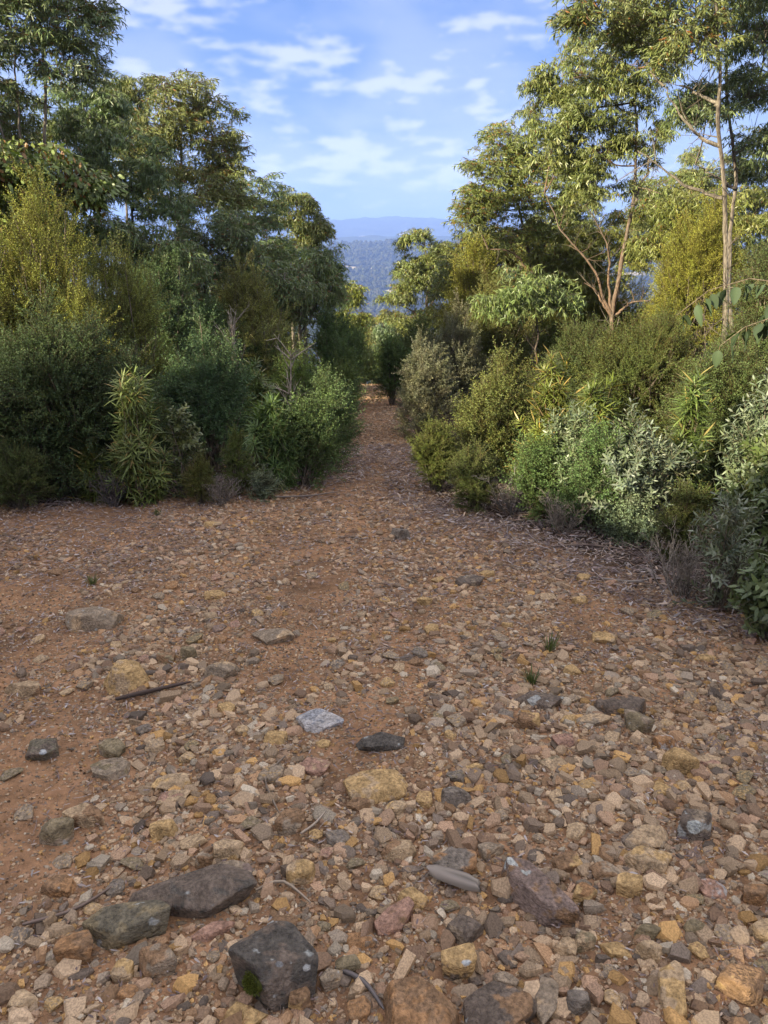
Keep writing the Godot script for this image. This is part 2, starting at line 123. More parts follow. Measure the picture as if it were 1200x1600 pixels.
	{"label": "tall many-limbed gum with orange-streaked trunk forking low down", "ref": "tall many-limbed gum", "at": [4.32, -14.50], "trunks": [[[0, -0.08], [-0.15, 1.59], [-0.13, 2.49], [-0.01, 3.56], [-0.06, 4.58], [-0.22, 5.54]], [[-0.14, 1.71], [-0.59, 2.49], [-1.15, 3.14], [-1.53, 3.77]], [[-0.13, 1.71], [-0.39, 2.82], [-0.79, 3.56]], [[-0.01, 3.56], [0.21, 4.08], [0.24, 4.77]]], "limbs": [[[-0.14, 1.71], [0.22, 1.93], [0.45, 1.96]], [[-0.14, 1.71], [-0.43, 2.05], [-0.68, 2.27]]], "lobes": [[-1.13, 5.54, 0, 0.64, 0.48, 0.57], [-0.56, 5.16, 0, 0.64, 0.54, 0.58], [-1.39, 4.87, 0, 0.54, 0.54, 0.49], [-0.82, 4.48, 0, 0.71, 0.49, 0.64], [-1.64, 5.35, 0, 0.28, 0.28, 0.25], [-0.23, 5.64, 0.4, 0.58, 0.58, 0.53], [0.06, 4.48, 0, 0.49, 0.49, 0.44], [-0.54, 3.87, 0, 0.55, 0.33, 0.5], [-1.23, 4.18, -0.4, 0.44, 0.33, 0.4], [-0.55, 6.19, 0, 0.63, 0.47, 0.56]], "leaf": "gum", "tint": [1.04, 1.04, 0.74], "bark": "orange", "dens": 0.95, "rad": 0.062, "group": ""},
	{"label": "tall gum with pale straight bare trunk rising out of the frame", "ref": "tall gum", "at": [4.60, -10.50], "trunks": [[[0, -0.08], [0.0, 0.46], [-0.17, 1.83], [-0.26, 2.62], [-0.52, 3.81], [-0.68, 4.65], [-0.88, 5.68]], [[-0.55, 4.03], [-0.83, 4.24], [-1.04, 4.3]], [[-0.69, 4.71], [-0.93, 4.94], [-1.29, 5.11]]], "limbs": [[[-0.32, 3.01], [-0.9, 3.23], [-1.42, 3.6]], [[-0.49, 3.6], [-0.9, 3.85], [-1.19, 4.3]]], "lobes": [[-1.14, 5.11, 0, 0.53, 0.38, 0.47], [-1.75, 5.17, 0, 0.45, 0.31, 0.4], [-1.48, 4.85, -0.4, 0.38, 0.3, 0.34], [-0.84, 5.62, 0, 0.81, 0.44, 0.73], [-2.11, 5.04, 0, 0.34, 0.2, 0.31], [-1.01, 4.68, 0.3, 0.34, 0.27, 0.31]], "leaf": "gum", "tint": [1.02, 1.02, 0.81], "bark": "smooth", "dens": 0.90, "rad": 0.052, "group": ""},
	{"label": "thinner pale-trunked gum beside the tall bare gum, dark airy crown", "ref": "thinner pale-trunked gum", "at": [5.21, -11.50], "trunks": [[[0, -0.08], [0.0, 0.36], [-0.22, 2.12], [-0.33, 3.14], [-0.42, 4.03], [-0.57, 4.72], [-0.82, 5.94]], [[-0.47, 4.19], [-0.32, 4.72], [-0.27, 5.23]], [[-0.47, 4.19], [-0.77, 4.34], [-1.08, 4.42]]], "limbs": [[[-0.4, 3.71], [-0.11, 3.95], [0.2, 4.19]], [[-0.37, 3.39], [-0.74, 3.51], [-1.01, 3.63]]], "lobes": [[-0.39, 5.16, 0, 0.42, 0.5, 0.45], [-0.62, 5.59, 0.4, 0.57, 0.41, 0.52], [-0.12, 4.57, 0, 0.38, 0.42, 0.38], [-0.88, 4.57, 0, 0.34, 0.3, 0.31], [-0.02, 3.95, 0, 0.35, 0.35, 0.31], [-1.1, 4.26, 0.5, 0.3, 0.26, 0.27], [-0.03, 5.52, 0, 0.49, 0.66, 0.58]], "leaf": "gum", "tint": [0.92, 1.03, 0.97], "bark": "smooth", "dens": 0.80, "rad": 0.047, "group": ""},
	{"label": "dark drooping gum sapling in front of the many-limbed gum", "ref": "dark drooping gum sapling", "at": [2.28, -11.50], "trunks": [[[0, -0.08], [0.0, 0.16], [-0.03, 1.12], [-0.1, 1.76]]], "limbs": [], "lobes": [[-0.25, 1.94, 0, 0.46, 0.26, 0.41], [0.08, 1.81, 0, 0.37, 0.26, 0.33], [-0.52, 1.76, 0, 0.28, 0.19, 0.25]], "leaf": "gum", "tint": [0.92, 1.04, 0.8], "bark": "rough", "dens": 0.90, "rad": 0.035, "group": ""},
	{"label": "leafy young gum filling the gap above the yellow feathery shrub", "ref": "leafy young gum", "at": [-3.21, -10.50], "trunks": [[[0, -0.08], [0.0, 0.46], [0.1, 1.5], [0.16, 2.31]]], "limbs": [], "lobes": [[0.2, 2.47, 0, 0.4, 0.3, 0.36], [-0.11, 2.23, 0, 0.33, 0.3, 0.3], [0.46, 2.27, 0, 0.33, 0.3, 0.3], [0.2, 1.99, 0, 0.46, 0.3, 0.41], [-0.28, 2.59, 0, 0.28, 0.25, 0.25]], "leaf": "gum", "tint": [0.92, 1.03, 0.92], "bark": "rough", "dens": 1.00, "rad": 0.035, "group": ""},
	{"label": "grey-green gum sapling crowding under the round-topped gum", "ref": "grey-green gum sapling", "at": [-3.07, -13.00], "trunks": [[[0, -0.08], [0.0, 0.2], [0.12, 1.48], [0.27, 2.69]]], "limbs": [], "lobes": [[0.28, 2.83, 0, 0.51, 0.37, 0.46], [-0.11, 2.49, 0, 0.46, 0.41, 0.42], [0.61, 2.49, 0, 0.43, 0.41, 0.39], [0.22, 2.1, 0, 0.62, 0.42, 0.56], [0.79, 2.93, 0, 0.34, 0.3, 0.31]], "leaf": "gum", "tint": [0.91, 1.02, 1.02], "bark": "rough", "dens": 1.00, "rad": 0.040, "group": ""},
	{"label": "shaded young gum between the dark-crowned gum and the pale trunks", "ref": "shaded young gum", "at": [-2.55, -16.00], "trunks": [[[0, -0.08], [0.07, 1.21], [0.11, 2.47]]], "limbs": [], "lobes": [[0.08, 2.65, 0, 0.53, 0.43, 0.48], [-0.26, 2.22, 0, 0.56, 0.46, 0.51], [0.44, 2.1, 0, 0.51, 0.38, 0.46], [-0.03, 1.72, 0, 0.65, 0.46, 0.58]], "leaf": "gum", "tint": [0.92, 1.03, 0.92], "bark": "smooth", "dens": 1.00, "rad": 0.045, "group": ""},
	{"label": "low leafy gum just behind the frame-edge feathery shrub", "ref": "low leafy gum", "at": [-5.22, -10.20], "trunks": [[[0, -0.08], [0.0, 0.49], [0.2, 1.66], [0.44, 2.59]]], "limbs": [], "lobes": [[0.45, 2.67, 0, 0.48, 0.32, 0.43], [0.9, 2.52, 0, 0.4, 0.29, 0.36], [0.12, 2.13, 0, 0.49, 0.4, 0.44], [1.27, 2.29, 0, 0.36, 0.29, 0.33]], "leaf": "gum", "tint": [0.94, 1.05, 0.79], "bark": "smooth", "dens": 1.00, "rad": 0.035, "group": ""},
	{"label": "olive gum sapling between the round-crowned and spreading gums", "ref": "olive gum sapling", "at": [2.25, -20.00], "trunks": [[[0, -0.08], [-0.08, 1.13], [-0.18, 2.54]]], "limbs": [], "lobes": [[-0.2, 3.0, 0, 0.57, 0.47, 0.51], [-0.5, 2.47, 0, 0.64, 0.54, 0.57], [0.22, 2.54, 0, 0.64, 0.54, 0.57], [-0.07, 1.77, 0, 0.74, 0.55, 0.67], [-0.64, 1.77, 0, 0.58, 0.45, 0.52]], "leaf": "gum", "tint": [1.05, 1.05, 0.73], "bark": "orange", "dens": 1.10, "rad": 0.050, "group": ""},
	{"label": "sunlit gum sapling below the spreading gum crown", "ref": "sunlit gum sapling", "at": [3.09, -19.00], "trunks": [[[0, -0.08], [-0.07, 1.15], [-0.22, 2.49]]], "limbs": [], "lobes": [[-0.4, 3.21, 0, 0.6, 0.45, 0.54], [0.13, 3.07, 0, 0.63, 0.48, 0.57], [-0.22, 2.64, 0, 0.75, 0.51, 0.68], [-0.66, 2.2, 0, 0.55, 0.46, 0.49]], "leaf": "gum", "tint": [1.13, 1.04, 0.59], "bark": "orange", "dens": 1.10, "rad": 0.050, "group": ""},
	{"label": "yellowish leafy gum behind the fork of the many-limbed gum", "ref": "yellowish leafy gum", "at": [4.25, -17.00], "trunks": [[[0, -0.08], [0.0, 0.07], [-0.12, 1.46], [-0.28, 2.65]]], "limbs": [], "lobes": [[-0.51, 3.04, 0, 0.67, 0.45, 0.6], [0.01, 3.16, 0, 0.59, 0.45, 0.53], [-0.74, 2.52, 0, 0.62, 0.46, 0.56], [-0.13, 2.39, 0, 0.68, 0.49, 0.61], [0.91, 3.41, 0, 0.66, 0.53, 0.6], [0.58, 2.78, 0, 0.62, 0.54, 0.56]], "leaf": "gum", "tint": [1.14, 1.05, 0.53], "bark": "orange", "dens": 1.10, "rad": 0.050, "group": ""},
	{"label": "mottled olive sapling beside the foot of the two straight trunks", "ref": "mottled olive sapling", "at": [5.58, -14.00], "trunks": [[[0, -0.08], [0.0, 0.1], [-0.18, 1.48], [-0.38, 2.56]]], "limbs": [], "lobes": [[-0.72, 3.49, 0, 0.48, 0.39, 0.43], [-0.23, 3.08, 0, 0.55, 0.44, 0.49], [-0.75, 2.88, 0, 0.48, 0.39, 0.43], [0.46, 2.88, 0, 0.55, 0.48, 0.49], [0.76, 3.39, 0, 0.54, 0.48, 0.49], [-0.02, 2.35, 0, 0.67, 0.44, 0.6], [0.79, 2.14, 0, 0.67, 0.49, 0.6]], "leaf": "gum", "tint": [1.08, 1.03, 0.64], "bark": "rough", "dens": 1.00, "rad": 0.045, "group": ""},
	{"label": "distant olive gum showing between the spreading and many-limbed gums", "ref": "distant olive gum showing", "at": [5.21, -24.00], "trunks": [[[0, -0.08], [-0.17, 2.19], [-0.34, 4.0]]], "limbs": [], "lobes": [[-0.38, 4.53, 0, 0.74, 0.67, 0.67], [-0.8, 3.83, 0, 0.75, 0.64, 0.68], [0.21, 4.18, 0, 0.75, 0.67, 0.67], [-0.27, 3.11, 0, 0.95, 0.76, 0.86], [0.32, 5.05, 0, 0.63, 0.55, 0.56]], "leaf": "gum", "tint": [1.05, 1.05, 0.73], "bark": "orange", "dens": 1.10, "rad": 0.060, "group": ""},
	{"label": "airy gum behind the fork of the tall trunks", "ref": "airy gum", "at": [7.66, -21.00], "trunks": [[[0, -0.08], [0.0, 0.08], [-0.25, 2.11], [-0.47, 4.16]]], "limbs": [], "lobes": [[-0.59, 4.91, 0, 0.74, 0.64, 0.67], [0.03, 4.46, 0, 0.75, 0.65, 0.67], [-0.99, 4.16, 0, 0.68, 0.65, 0.62], [0.33, 5.21, 0, 0.64, 0.64, 0.58], [-0.26, 3.54, 0, 0.99, 0.66, 0.89]], "leaf": "gum", "tint": [1.04, 1.04, 0.76], "bark": "smooth", "dens": 0.90, "rad": 0.060, "group": ""},
	{"label": "leaning gum at the frame edge behind the two straight trunks", "ref": "leaning gum", "at": [8.36, -17.00], "trunks": [[[0, -0.08], [0.0, 0.07], [-0.34, 2.0], [-0.74, 3.79]]], "limbs": [], "lobes": [[-0.88, 4.27, 0, 0.57, 0.52, 0.52], [-0.57, 4.75, 0, 0.64, 0.64, 0.58], [-1.13, 3.79, 0, 0.55, 0.47, 0.5], [-0.43, 3.54, 0, 0.66, 0.58, 0.59], [-0.87, 2.91, 0, 0.67, 0.54, 0.6]], "leaf": "gum", "tint": [0.99, 1.04, 0.84], "bark": "smooth", "dens": 0.90, "rad": 0.055, "group": ""},
	{"label": "high-crowned gum filling the dip beside the many-limbed gum", "ref": "high-crowned gum", "at": [2.69, -19.00], "trunks": [[[0, -0.08], [0.0, 0.06], [-0.11, 1.76], [-0.22, 3.21]]], "limbs": [], "lobes": [[-0.24, 3.56, 0, 0.53, 0.44, 0.48], [-0.52, 3.28, 0, 0.51, 0.45, 0.46], [0.14, 3.35, 0, 0.51, 0.45, 0.46]], "leaf": "gum", "tint": [1.05, 1.05, 0.73], "bark": "orange", "dens": 1.10, "rad": 0.050, "group": ""},
	{"label": "leafy gum closing the gap between the corner gum and the dark gum", "ref": "leafy gum", "at": [-5.55, -13.80], "trunks": [[[0, -0.08], [0.0, 0.35], [0.24, 2.13], [0.37, 3.56]]], "limbs": [], "lobes": [[0.43, 4.19, 0, 0.48, 0.48, 0.43], [0.67, 3.61, 0, 0.53, 0.47, 0.48], [-0.08, 3.56, 0, 0.53, 0.47, 0.48], [0.34, 4.67, 0, 0.41, 0.37, 0.37], [-0.31, 4.15, 0, 0.42, 0.42, 0.38]], "leaf": "gum", "tint": [0.97, 1.02, 0.97], "bark": "smooth", "dens": 1.00, "rad": 0.050, "group": ""},
	{"label": "dense young gum low behind the broad-leaved one", "ref": "dense young gum", "at": [-5.90, -12.20], "trunks": [[[0, -0.08], [0.0, 0.49], [0.25, 2.06], [0.46, 3.24]]], "limbs": [], "lobes": [[0.62, 4.35, 0, 0.42, 0.4, 0.38], [0.28, 3.93, 0, 0.42, 0.41, 0.38], [0.62, 3.15, 0, 0.47, 0.38, 0.42], [1.61, 2.8, 0, 0.44, 0.34, 0.39]], "leaf": "gum", "tint": [0.97, 1.02, 0.92], "bark": "smooth", "dens": 1.00, "rad": 0.045, "group": ""},
]
const BUSHES := [
	["heath", "low rounded olive heath bush at the frame edge under long strap leaves", -3.10, -6.18, 0.27, 0.56, [0.93, 1.04, 0.93], "dome", 1.00],
	["strap", "strap-leaved plant cut by the frame edge above the olive heath bush", -3.38, -6.30, 0.20, 1.19, [0.88, 1.05, 0.88], "column", 1.00],
	["box", "large very dark small-leaved bush filling the lower thicket under the yellow shrub", -2.91, -6.87, 0.72, 1.52, [0.91, 1.02, 0.96], "dome", 1.15],
	["box", "dark small-leaved bush leaning out beside the tall strap-leaved plant", -2.35, -6.90, 0.41, 1.24, [0.89, 1.01, 0.95], "dome", 1.00],
	["feather", "yellow feathery shrub with sunlit pointed tips, the brightest in the thicket", -3.33, -8.00, 0.68, 2.51, [1.06, 1.06, 0.75], "spire", 1.40],
	["feather", "dull gold feathery shrub at the frame edge beside the bright yellow one", -3.92, -7.80, 0.53, 2.23, [1.03, 1.03, 0.78], "dome", 1.20],
	["feather", "olive feathery shrub shaded below and bright above, next to the yellow one", -2.82, -8.60, 0.51, 2.21, [0.97, 1.02, 0.86], "dome", 1.10],
	["strap", "tall strap-leaved plant with a pale shining crown tip at the thicket edge", -2.11, -6.37, 0.25, 1.08, [1.02, 1.06, 0.8], "column", 1.20],
	["strap", "small single-headed strap plant beside the tall strap-leaved one", -2.57, -6.55, 0.11, 0.53, [1.06, 1.06, 0.71], "column", 1.00],
	["dead", "low dark grey leafless twiggy bush at the foot of the dark thicket", -2.33, -6.30, 0.14, 0.32, [0.5, 0.48, 0.5], "dome", 1.00],
	["round", "light olive round-leaved sprig with bare lower stems beside the strap plant", -1.79, -6.55, 0.18, 0.80, [1.04, 1.04, 0.76], "column", 0.60],
	["heath", "little yellow-olive heath dome on the soil bank", -1.59, -6.37, 0.12, 0.34, [1.06, 1.02, 0.77], "dome", 1.00],
	["heath", "upright fresh green heath bush before the dark hollow", -1.33, -6.73, 0.15, 0.56, [0.94, 1.09, 0.76], "column", 1.00],
	["fine", "tall blue-green fine-leaved bush in shade behind the fresh green heath", -1.82, -7.90, 0.49, 1.35, [0.82, 1.04, 1.1], "dome", 1.10],
	["strap", "dark green clump of strap plants beside the black hollow", -1.04, -7.10, 0.27, 0.74, [0.84, 1.07, 0.9], "dome", 1.10],
	["silver", "tiny silver-leaved seedling alone in front of the strap clump", -1.09, -6.62, 0.08, 0.19, [0.93, 1.03, 0.98], "column", 0.80],
	["fine", "rounded green tea-tree bush where the thicket meets the path", -0.75, -7.16, 0.35, 0.72, [0.9, 1.05, 0.9], "dome", 1.00],
	["fine", "grey-green tea-tree bush on the corner of the path", -0.58, -8.03, 0.31, 0.82, [0.9, 1.04, 0.95], "dome", 1.00],
	["fine", "leafy bush with yellow tips leaning over the path", -0.59, -10.44, 0.25, 0.84, [0.97, 1.07, 0.73], "dome", 1.00],
	["fine", "dark bush crowding the narrow part of the path", -0.74, -13.81, 0.28, 1.04, [0.87, 1.04, 0.92], "dome", 1.00],
	["fine", "small dark bush beside the far end of the path", -0.94, -18.77, 0.28, 1.23, [0.87, 1.05, 0.87], "dome", 1.00],
	["strap", "green strap plants with a light tip in the middle of the thicket", -1.65, -9.00, 0.38, 0.92, [0.92, 1.07, 0.77], "dome", 1.00],
	["fine", "mid-green bush below the bleached sapling", -1.16, -10.50, 0.59, 0.90, [0.93, 1.08, 0.74], "dome", 1.00],
	["fine", "dusky fine-leaved bush behind the olive feathery shrub", -2.83, -10.00, 0.68, 2.12, [0.84, 1.03, 1.03], "dome", 1.00],
	["fine", "broad shaded bush under the round-topped gum", -2.55, -11.50, 0.78, 1.67, [0.86, 1.04, 0.98], "dome", 1.00],
	["fine", "shaded bush at the foot of the thin pale gum", -1.84, -12.00, 0.61, 1.06, [0.84, 1.05, 0.93], "dome", 1.00],
	["fine", "dark fine-leaved bush at the foot of the bushy dark gum", -0.99, -14.50, 0.52, 1.48, [0.84, 1.04, 0.92], "dome", 1.00],
	["fine", "dark bush beneath the small yellow-green tree", -0.89, -19.00, 0.45, 1.68, [0.86, 1.04, 0.86], "dome", 1.00],
	["bleached", "bleached leafless sapling glowing in the shade of the thicket", -1.21, -10.00, 0.22, 1.14, [1.0, 1.0, 1.0], "dome", 1.00],
	["heath", "rounded yellow-green heath bush on the inner corner of the path", 0.49, -6.92, 0.23, 0.58, [1.01, 1.06, 0.72], "dome", 1.20],
	["heath", "compact dark olive heath bush in front of the rounded yellow-green one", 0.77, -6.16, 0.24, 0.49, [0.95, 1.02, 0.84], "dome", 1.20],
	["dead", "blue-grey tangle of dead twigs at the thicket foot", 1.08, -6.11, 0.23, 0.41, [0.62, 0.62, 0.66], "dome", 1.00],
	["dead", "few pale dead stems standing on the soil in front of strap plants", 1.37, -5.54, 0.17, 0.32, [1.1, 1.05, 0.95], "dome", 1.00],
	["fine", "tall olive-brown tea-tree bush with upright sunlit stems", 1.12, -7.40, 0.47, 1.27, [1.13, 1.01, 0.72], "spire", 1.25],
	["silver", "grey silver-leaved shrub with a cream tip hanging over the path", 0.53, -9.96, 0.39, 1.14, [1.02, 1.0, 0.92], "dome", 1.20],
	["fine", "dark bush behind the silver shrub on the path edge", 0.15, -14.71, 0.30, 1.18, [0.86, 1.04, 0.86], "dome", 1.00],
	["strap", "bright yellow-green strap plant, tallest and brightest in the sun", 1.52, -6.90, 0.26, 1.23, [1.11, 1.07, 0.61], "column", 1.25],
	["strap", "green strap plants beside the bright yellow-green one", 1.83, -6.60, 0.26, 1.09, [1.04, 1.08, 0.69], "column", 1.10],
	["fine", "dense dark green bush under the strap plants", 1.64, -5.69, 0.33, 0.71, [0.86, 1.06, 0.92], "dome", 1.15],
	["fine", "low dark bush between the dead twigs and strap plants", 1.25, -5.96, 0.25, 0.54, [0.89, 1.05, 0.83], "dome", 1.10],
	["olive", "wide-spreading bush with narrow silvery olive leaves", 1.91, -5.60, 0.37, 0.84, [1.0, 1.0, 0.95], "dome", 1.10],
	["strap", "dark green strap plant rising behind the silvery olive bush", 2.37, -5.80, 0.19, 1.22, [0.92, 1.07, 0.77], "column", 1.10],
	["silver", "small blue-green bush at the litter edge", 1.83, -5.34, 0.16, 0.27, [0.84, 1.06, 0.95], "dome", 1.10],
	["heath", "soft brownish heath bush behind the pale dead shrub", 2.00, -4.81, 0.17, 0.46, [0.96, 1.0, 0.83], "dome", 1.00],
	["dead", "pale grey dead shrub leaning over the leaf litter", 1.74, -4.14, 0.20, 0.38, [1.05, 1.02, 0.95], "dome", 1.00],
	["olive", "young silver-leaved plant with upright shoots in front of the thicket", 1.87, -3.90, 0.18, 0.68, [1.03, 1.03, 0.94], "column", 0.90],
	["round", "bush with glossy upright oblong leaf rosettes at the frame edge", 2.33, -4.47, 0.24, 0.86, [0.96, 1.06, 0.76], "dome", 1.00],
	["olive", "silver-green bush high at the frame edge above the leaf rosettes", 2.54, -5.00, 0.26, 1.03, [0.99, 1.04, 0.9], "dome", 0.90],
	["round", "low green plant at the frame edge on the litter", 1.94, -3.49, 0.12, 0.34, [0.94, 1.04, 0.88], "dome", 0.80],
	["box", "large dark small-leaved bush around the foot of the bare trunk", 2.98, -6.60, 0.47, 1.30, [0.99, 1.03, 0.78], "dome", 1.15],
	["box", "dark bush at the frame edge behind the silver-green one", 3.81, -7.50, 0.58, 2.21, [0.99, 1.01, 0.82], "dome", 1.15],
	["feather", "yellow-green tea-tree with dense sunlit sprays beside the bare trunks", 4.85, -12.50, 0.96, 3.15, [1.09, 1.05, 0.64], "dome", 1.35],
	["box", "olive bush in half shade below the many-limbed gum", 2.96, -9.00, 0.69, 1.50, [1.07, 1.02, 0.68], "dome", 1.10],
	["box", "brown-olive bush between the sapling and the many-limbed gum", 2.50, -9.60, 0.61, 1.31, [1.03, 1.03, 0.78], "dome", 1.20],
	["silver", "ash-grey feathery bush behind the silver shrub", 1.11, -13.00, 0.62, 1.64, [1.01, 0.99, 0.91], "spire", 1.20],
	["fine", "tawny drooping bush below the spreading gum", 2.03, -14.00, 0.72, 2.19, [1.17, 0.99, 0.72], "dome", 1.20],
	["feather", "sunlit gold bush below the round-crowned gum", 2.07, -18.00, 0.86, 2.92, [1.07, 1.02, 0.66], "dome", 1.20],
	["fine", "dull grey-green bush at the foot of the orange peeling trunk", 0.84, -18.00, 0.68, 1.46, [0.97, 1.03, 0.87], "dome", 1.10],
	["fine", "small olive bush by the crest of the path", 0.31, -23.00, 0.39, 1.07, [0.93, 1.04, 0.77], "dome", 1.10],
	["feather", "gold-green bush in sun behind the tall many-limbed gum", 4.61, -18.00, 1.38, 2.72, [1.08, 1.03, 0.64], "dome", 1.20],
	["olive", "narrow-leaved bush with silvery shoots beside the bright strap plants", 1.54, -6.00, 0.26, 0.85, [1.0, 1.05, 0.81], "dome", 1.00],
	["bleached", "thin dead sapling standing in shade near the pale-barked gum", -2.14, -11.00, 0.28, 1.67, [1.0, 1.0, 1.0], "dome", 1.00],
	["dead", "grey dead twigs sprawling at the foot of the dark thicket beside the heath dome", -1.43, -6.37, 0.19, 0.26, [0.8, 0.76, 0.72], "dome", 1.00],
	["dead", "dry twigs sticking out between the rosette bush and the silver-leaved plant", 2.08, -4.06, 0.13, 0.32, [0.8, 0.76, 0.72], "dome", 1.00],
	["fine", "olive bush closing the far end of the path at the crest", -0.24, -28.50, 0.63, 0.96, [1.02, 1.02, 0.81], "dome", 1.20],
	["fine", "grey-green bush just over the crest where the path bends away", -0.82, -30.00, 0.61, 1.27, [1.01, 1.01, 0.91], "dome", 1.20],
]

var rng := RandomNumberGenerator.new()
var noise := FastNoiseLite.new()
var fine_noise := FastNoiseLite.new()
var mats := {}
var sprigs := {}
var taken := {}
var ico_cache := {}
var placed_stones: Array = []
var cells := {}

# ------------------------------------------------------------------ small helpers
class Buf:
	var v := PackedVector3Array()
	var n := PackedVector3Array()
	var c := PackedColorArray()
	var i := PackedInt32Array()
	func point(p: Vector3, nn: Vector3, col: Color) -> int:
		v.append(p); n.append(nn); c.append(col)
		return v.size() - 1
	func tri(a: int, b: int, d: int) -> void:
		var f := (v[d] - v[a]).cross(v[b] - v[a])
		if f.dot(n[a] + n[b] + n[d]) >= 0.0:
			i.append(a); i.append(b); i.append(d)
		else:
			i.append(a); i.append(d); i.append(b)
	func mesh() -> ArrayMesh:
		var a := []
		a.resize(Mesh.ARRAY_MAX)
		a[Mesh.ARRAY_VERTEX] = v; a[Mesh.ARRAY_NORMAL] = n; a[Mesh.ARRAY_COLOR] = c; a[Mesh.ARRAY_INDEX] = i
		var m := ArrayMesh.new()
		m.add_surface_from_arrays(Mesh.PRIMITIVE_TRIANGLES, a)
		return m

func numbered(called: String) -> String:
	var k: int = taken.get(called, 0)
	taken[called] = k + 1
	return called if k == 0 else "%s_%03d" % [called, k]

func tag(o: Node3D, label: String, category: String, group := "", kind := "") -> void:
	if label: o.set_meta("label", label)
	if category: o.set_meta("category", category)
	if group: o.set_meta("group", group)
	if kind: o.set_meta("kind", kind)

func thing(called: String, at: Vector3, label: String, category: String, group := "") -> Node3D:
	var o := Node3D.new()
	o.name = numbered(called)
	add_child(o)
	o.position = at
	tag(o, label, category, group)
	return o

func part(parent: Node, called: String, mesh: Mesh, mat: Material) -> MeshInstance3D:
	var o := MeshInstance3D.new()
	o.name = called
	o.mesh = mesh
	o.material_override = mat
	parent.add_child(o, true)
	return o

func rv(a: float, b: float) -> float:
	return rng.randf_range(a, b)

func jit(s: float) -> Vector3:
	return Vector3(rv(-s, s), rv(-s, s), rv(-s, s))

func shade(c: Color, k: float) -> Color:
	return Color(c.r * k, c.g * k, c.b * k)

# ------------------------------------------------------------------ terrain
func slope(z: float) -> float:
	var d := -z
	if d <= 24.0:
		return -0.11 * d
	if d <= 36.0:
		return -0.11 * d - 0.5 * (0.23 / 12.0) * (d - 24.0) * (d - 24.0)
	return -0.11 * 36.0 - 0.5 * 0.23 * 12.0 - 200.0 * (1.0 - exp(-(d - 36.0) * 0.34 / 200.0))

func ground(x: float, z: float) -> float:
	var y := slope(z)
	var near := clampf(1.0 - (absf(x) + absf(z)) / 60.0, 0.0, 1.0)
	y += near * (noise.get_noise_2d(x * 60.0, z * 60.0) * 0.045 + noise.get_noise_2d(x * 240.0 + 50.0, z * 240.0) * 0.014)
	y += (1.0 - near) * noise.get_noise_2d(x * 3.0, z * 3.0) * 1.2
	return y

func open_ground(x: float, z: float) -> float:
	# 1 on the cleared track, falling to 0 under the thicket
	var lo := edge_left(z)
	var hi := edge_right(z)
	return clampf(minf(x - lo, hi - x) / 0.35 + 0.5, 0.0, 1.0)

func edge_left(z: float) -> float:
	if z > -6.2: return -5.0 - (z + 6.2) * 0.5
	if z > -7.2: return lerpf(-3.4, -0.7, (-6.2 - z) / 1.0)
	if z > -10.0: return lerpf(-0.7, -0.3, (-7.2 - z) / 2.8)
	return -0.32 - (-10.0 - z) * 0.022

func edge_right(z: float) -> float:
	if z > -3.5: return 2.3 + (z + 3.5) * 0.8
	if z > -6.6: return lerpf(2.1, 0.5, (-3.5 - z) / 3.1)
	if z > -10.0: return lerpf(0.5, 0.36, (-6.6 - z) / 3.4)
	return 0.36 - (-10.0 - z) * 0.03

func lines(fine_lo: float, fine_hi: float, step: float, grow: float, far_lo: float, far_hi: float) -> PackedFloat32Array:
	var a: Array = []
	var p := fine_lo
	while p <= fine_hi:
		a.append(p); p += step
	var s := step
	p = fine_hi
	while p < far_hi:
		s *= grow; p += s
		a.append(p)
	s = step
	p = fine_lo
	while p > far_lo:
		s *= grow; p -= s
		a.append(p)
	a.sort()
	return PackedFloat32Array(a)

func build_ground() -> void:
	var xs := lines(-4.0, 3.0, 0.045, 1.09, -14000.0, 14000.0)
	var zs := lines(-9.0, 0.0, 0.045, 1.09, -15000.0, 3000.0)
	var b := Buf.new()
	var w := xs.size()
	var soil := Color(0.38, 0.22, 0.12)
	var litter := Color(0.085, 0.062, 0.045)
	var woods := Color(0.055, 0.065, 0.035)
	for z in zs:
		for x in xs:
			var y := ground(x, z)
			var dist := absf(x) + absf(z)
			var o := open_ground(x, z) if dist < 80.0 else 0.0
			var patch := noise.get_noise_2d(x * 130.0 + 700.0, z * 130.0)
			var c := litter.lerp(soil, clampf(o * (0.86 + patch * 0.5), 0.0, 1.0))
			var tone := 1.0 + noise.get_noise_2d(x * 400.0, z * 400.0 + 90.0) * 0.35
			c = shade(c, tone)
			if dist > 60.0:
				c = c.lerp(woods, clampf((dist - 60.0) / 60.0, 0.0, 1.0))
			b.point(Vector3(x, y if dist < 6000.0 else y - 60.0, z), Vector3.UP, c)
	grid_faces(b, w, zs.size())
	var o := part(self, "ground", b.mesh(), mats.soil)
	tag(o, "", "", "", "structure")

func grid_faces(b: Buf, w: int, h: int) -> void:
	for r in h:
		for q in w:
			var l := b.v[r * w + maxi(q - 1, 0)]
			var e := b.v[r * w + mini(q + 1, w - 1)]
			var u := b.v[maxi(r - 1, 0) * w + q]
			var d := b.v[mini(r + 1, h - 1) * w + q]
			b.n[r * w + q] = (d - u).cross(e - l).normalized()
	for r in h - 1:
		for q in w - 1:
			var k := r * w + q
			b.i.append_array(PackedInt32Array([k, k + 1, k + w, k + 1, k + w + 1, k + w]))

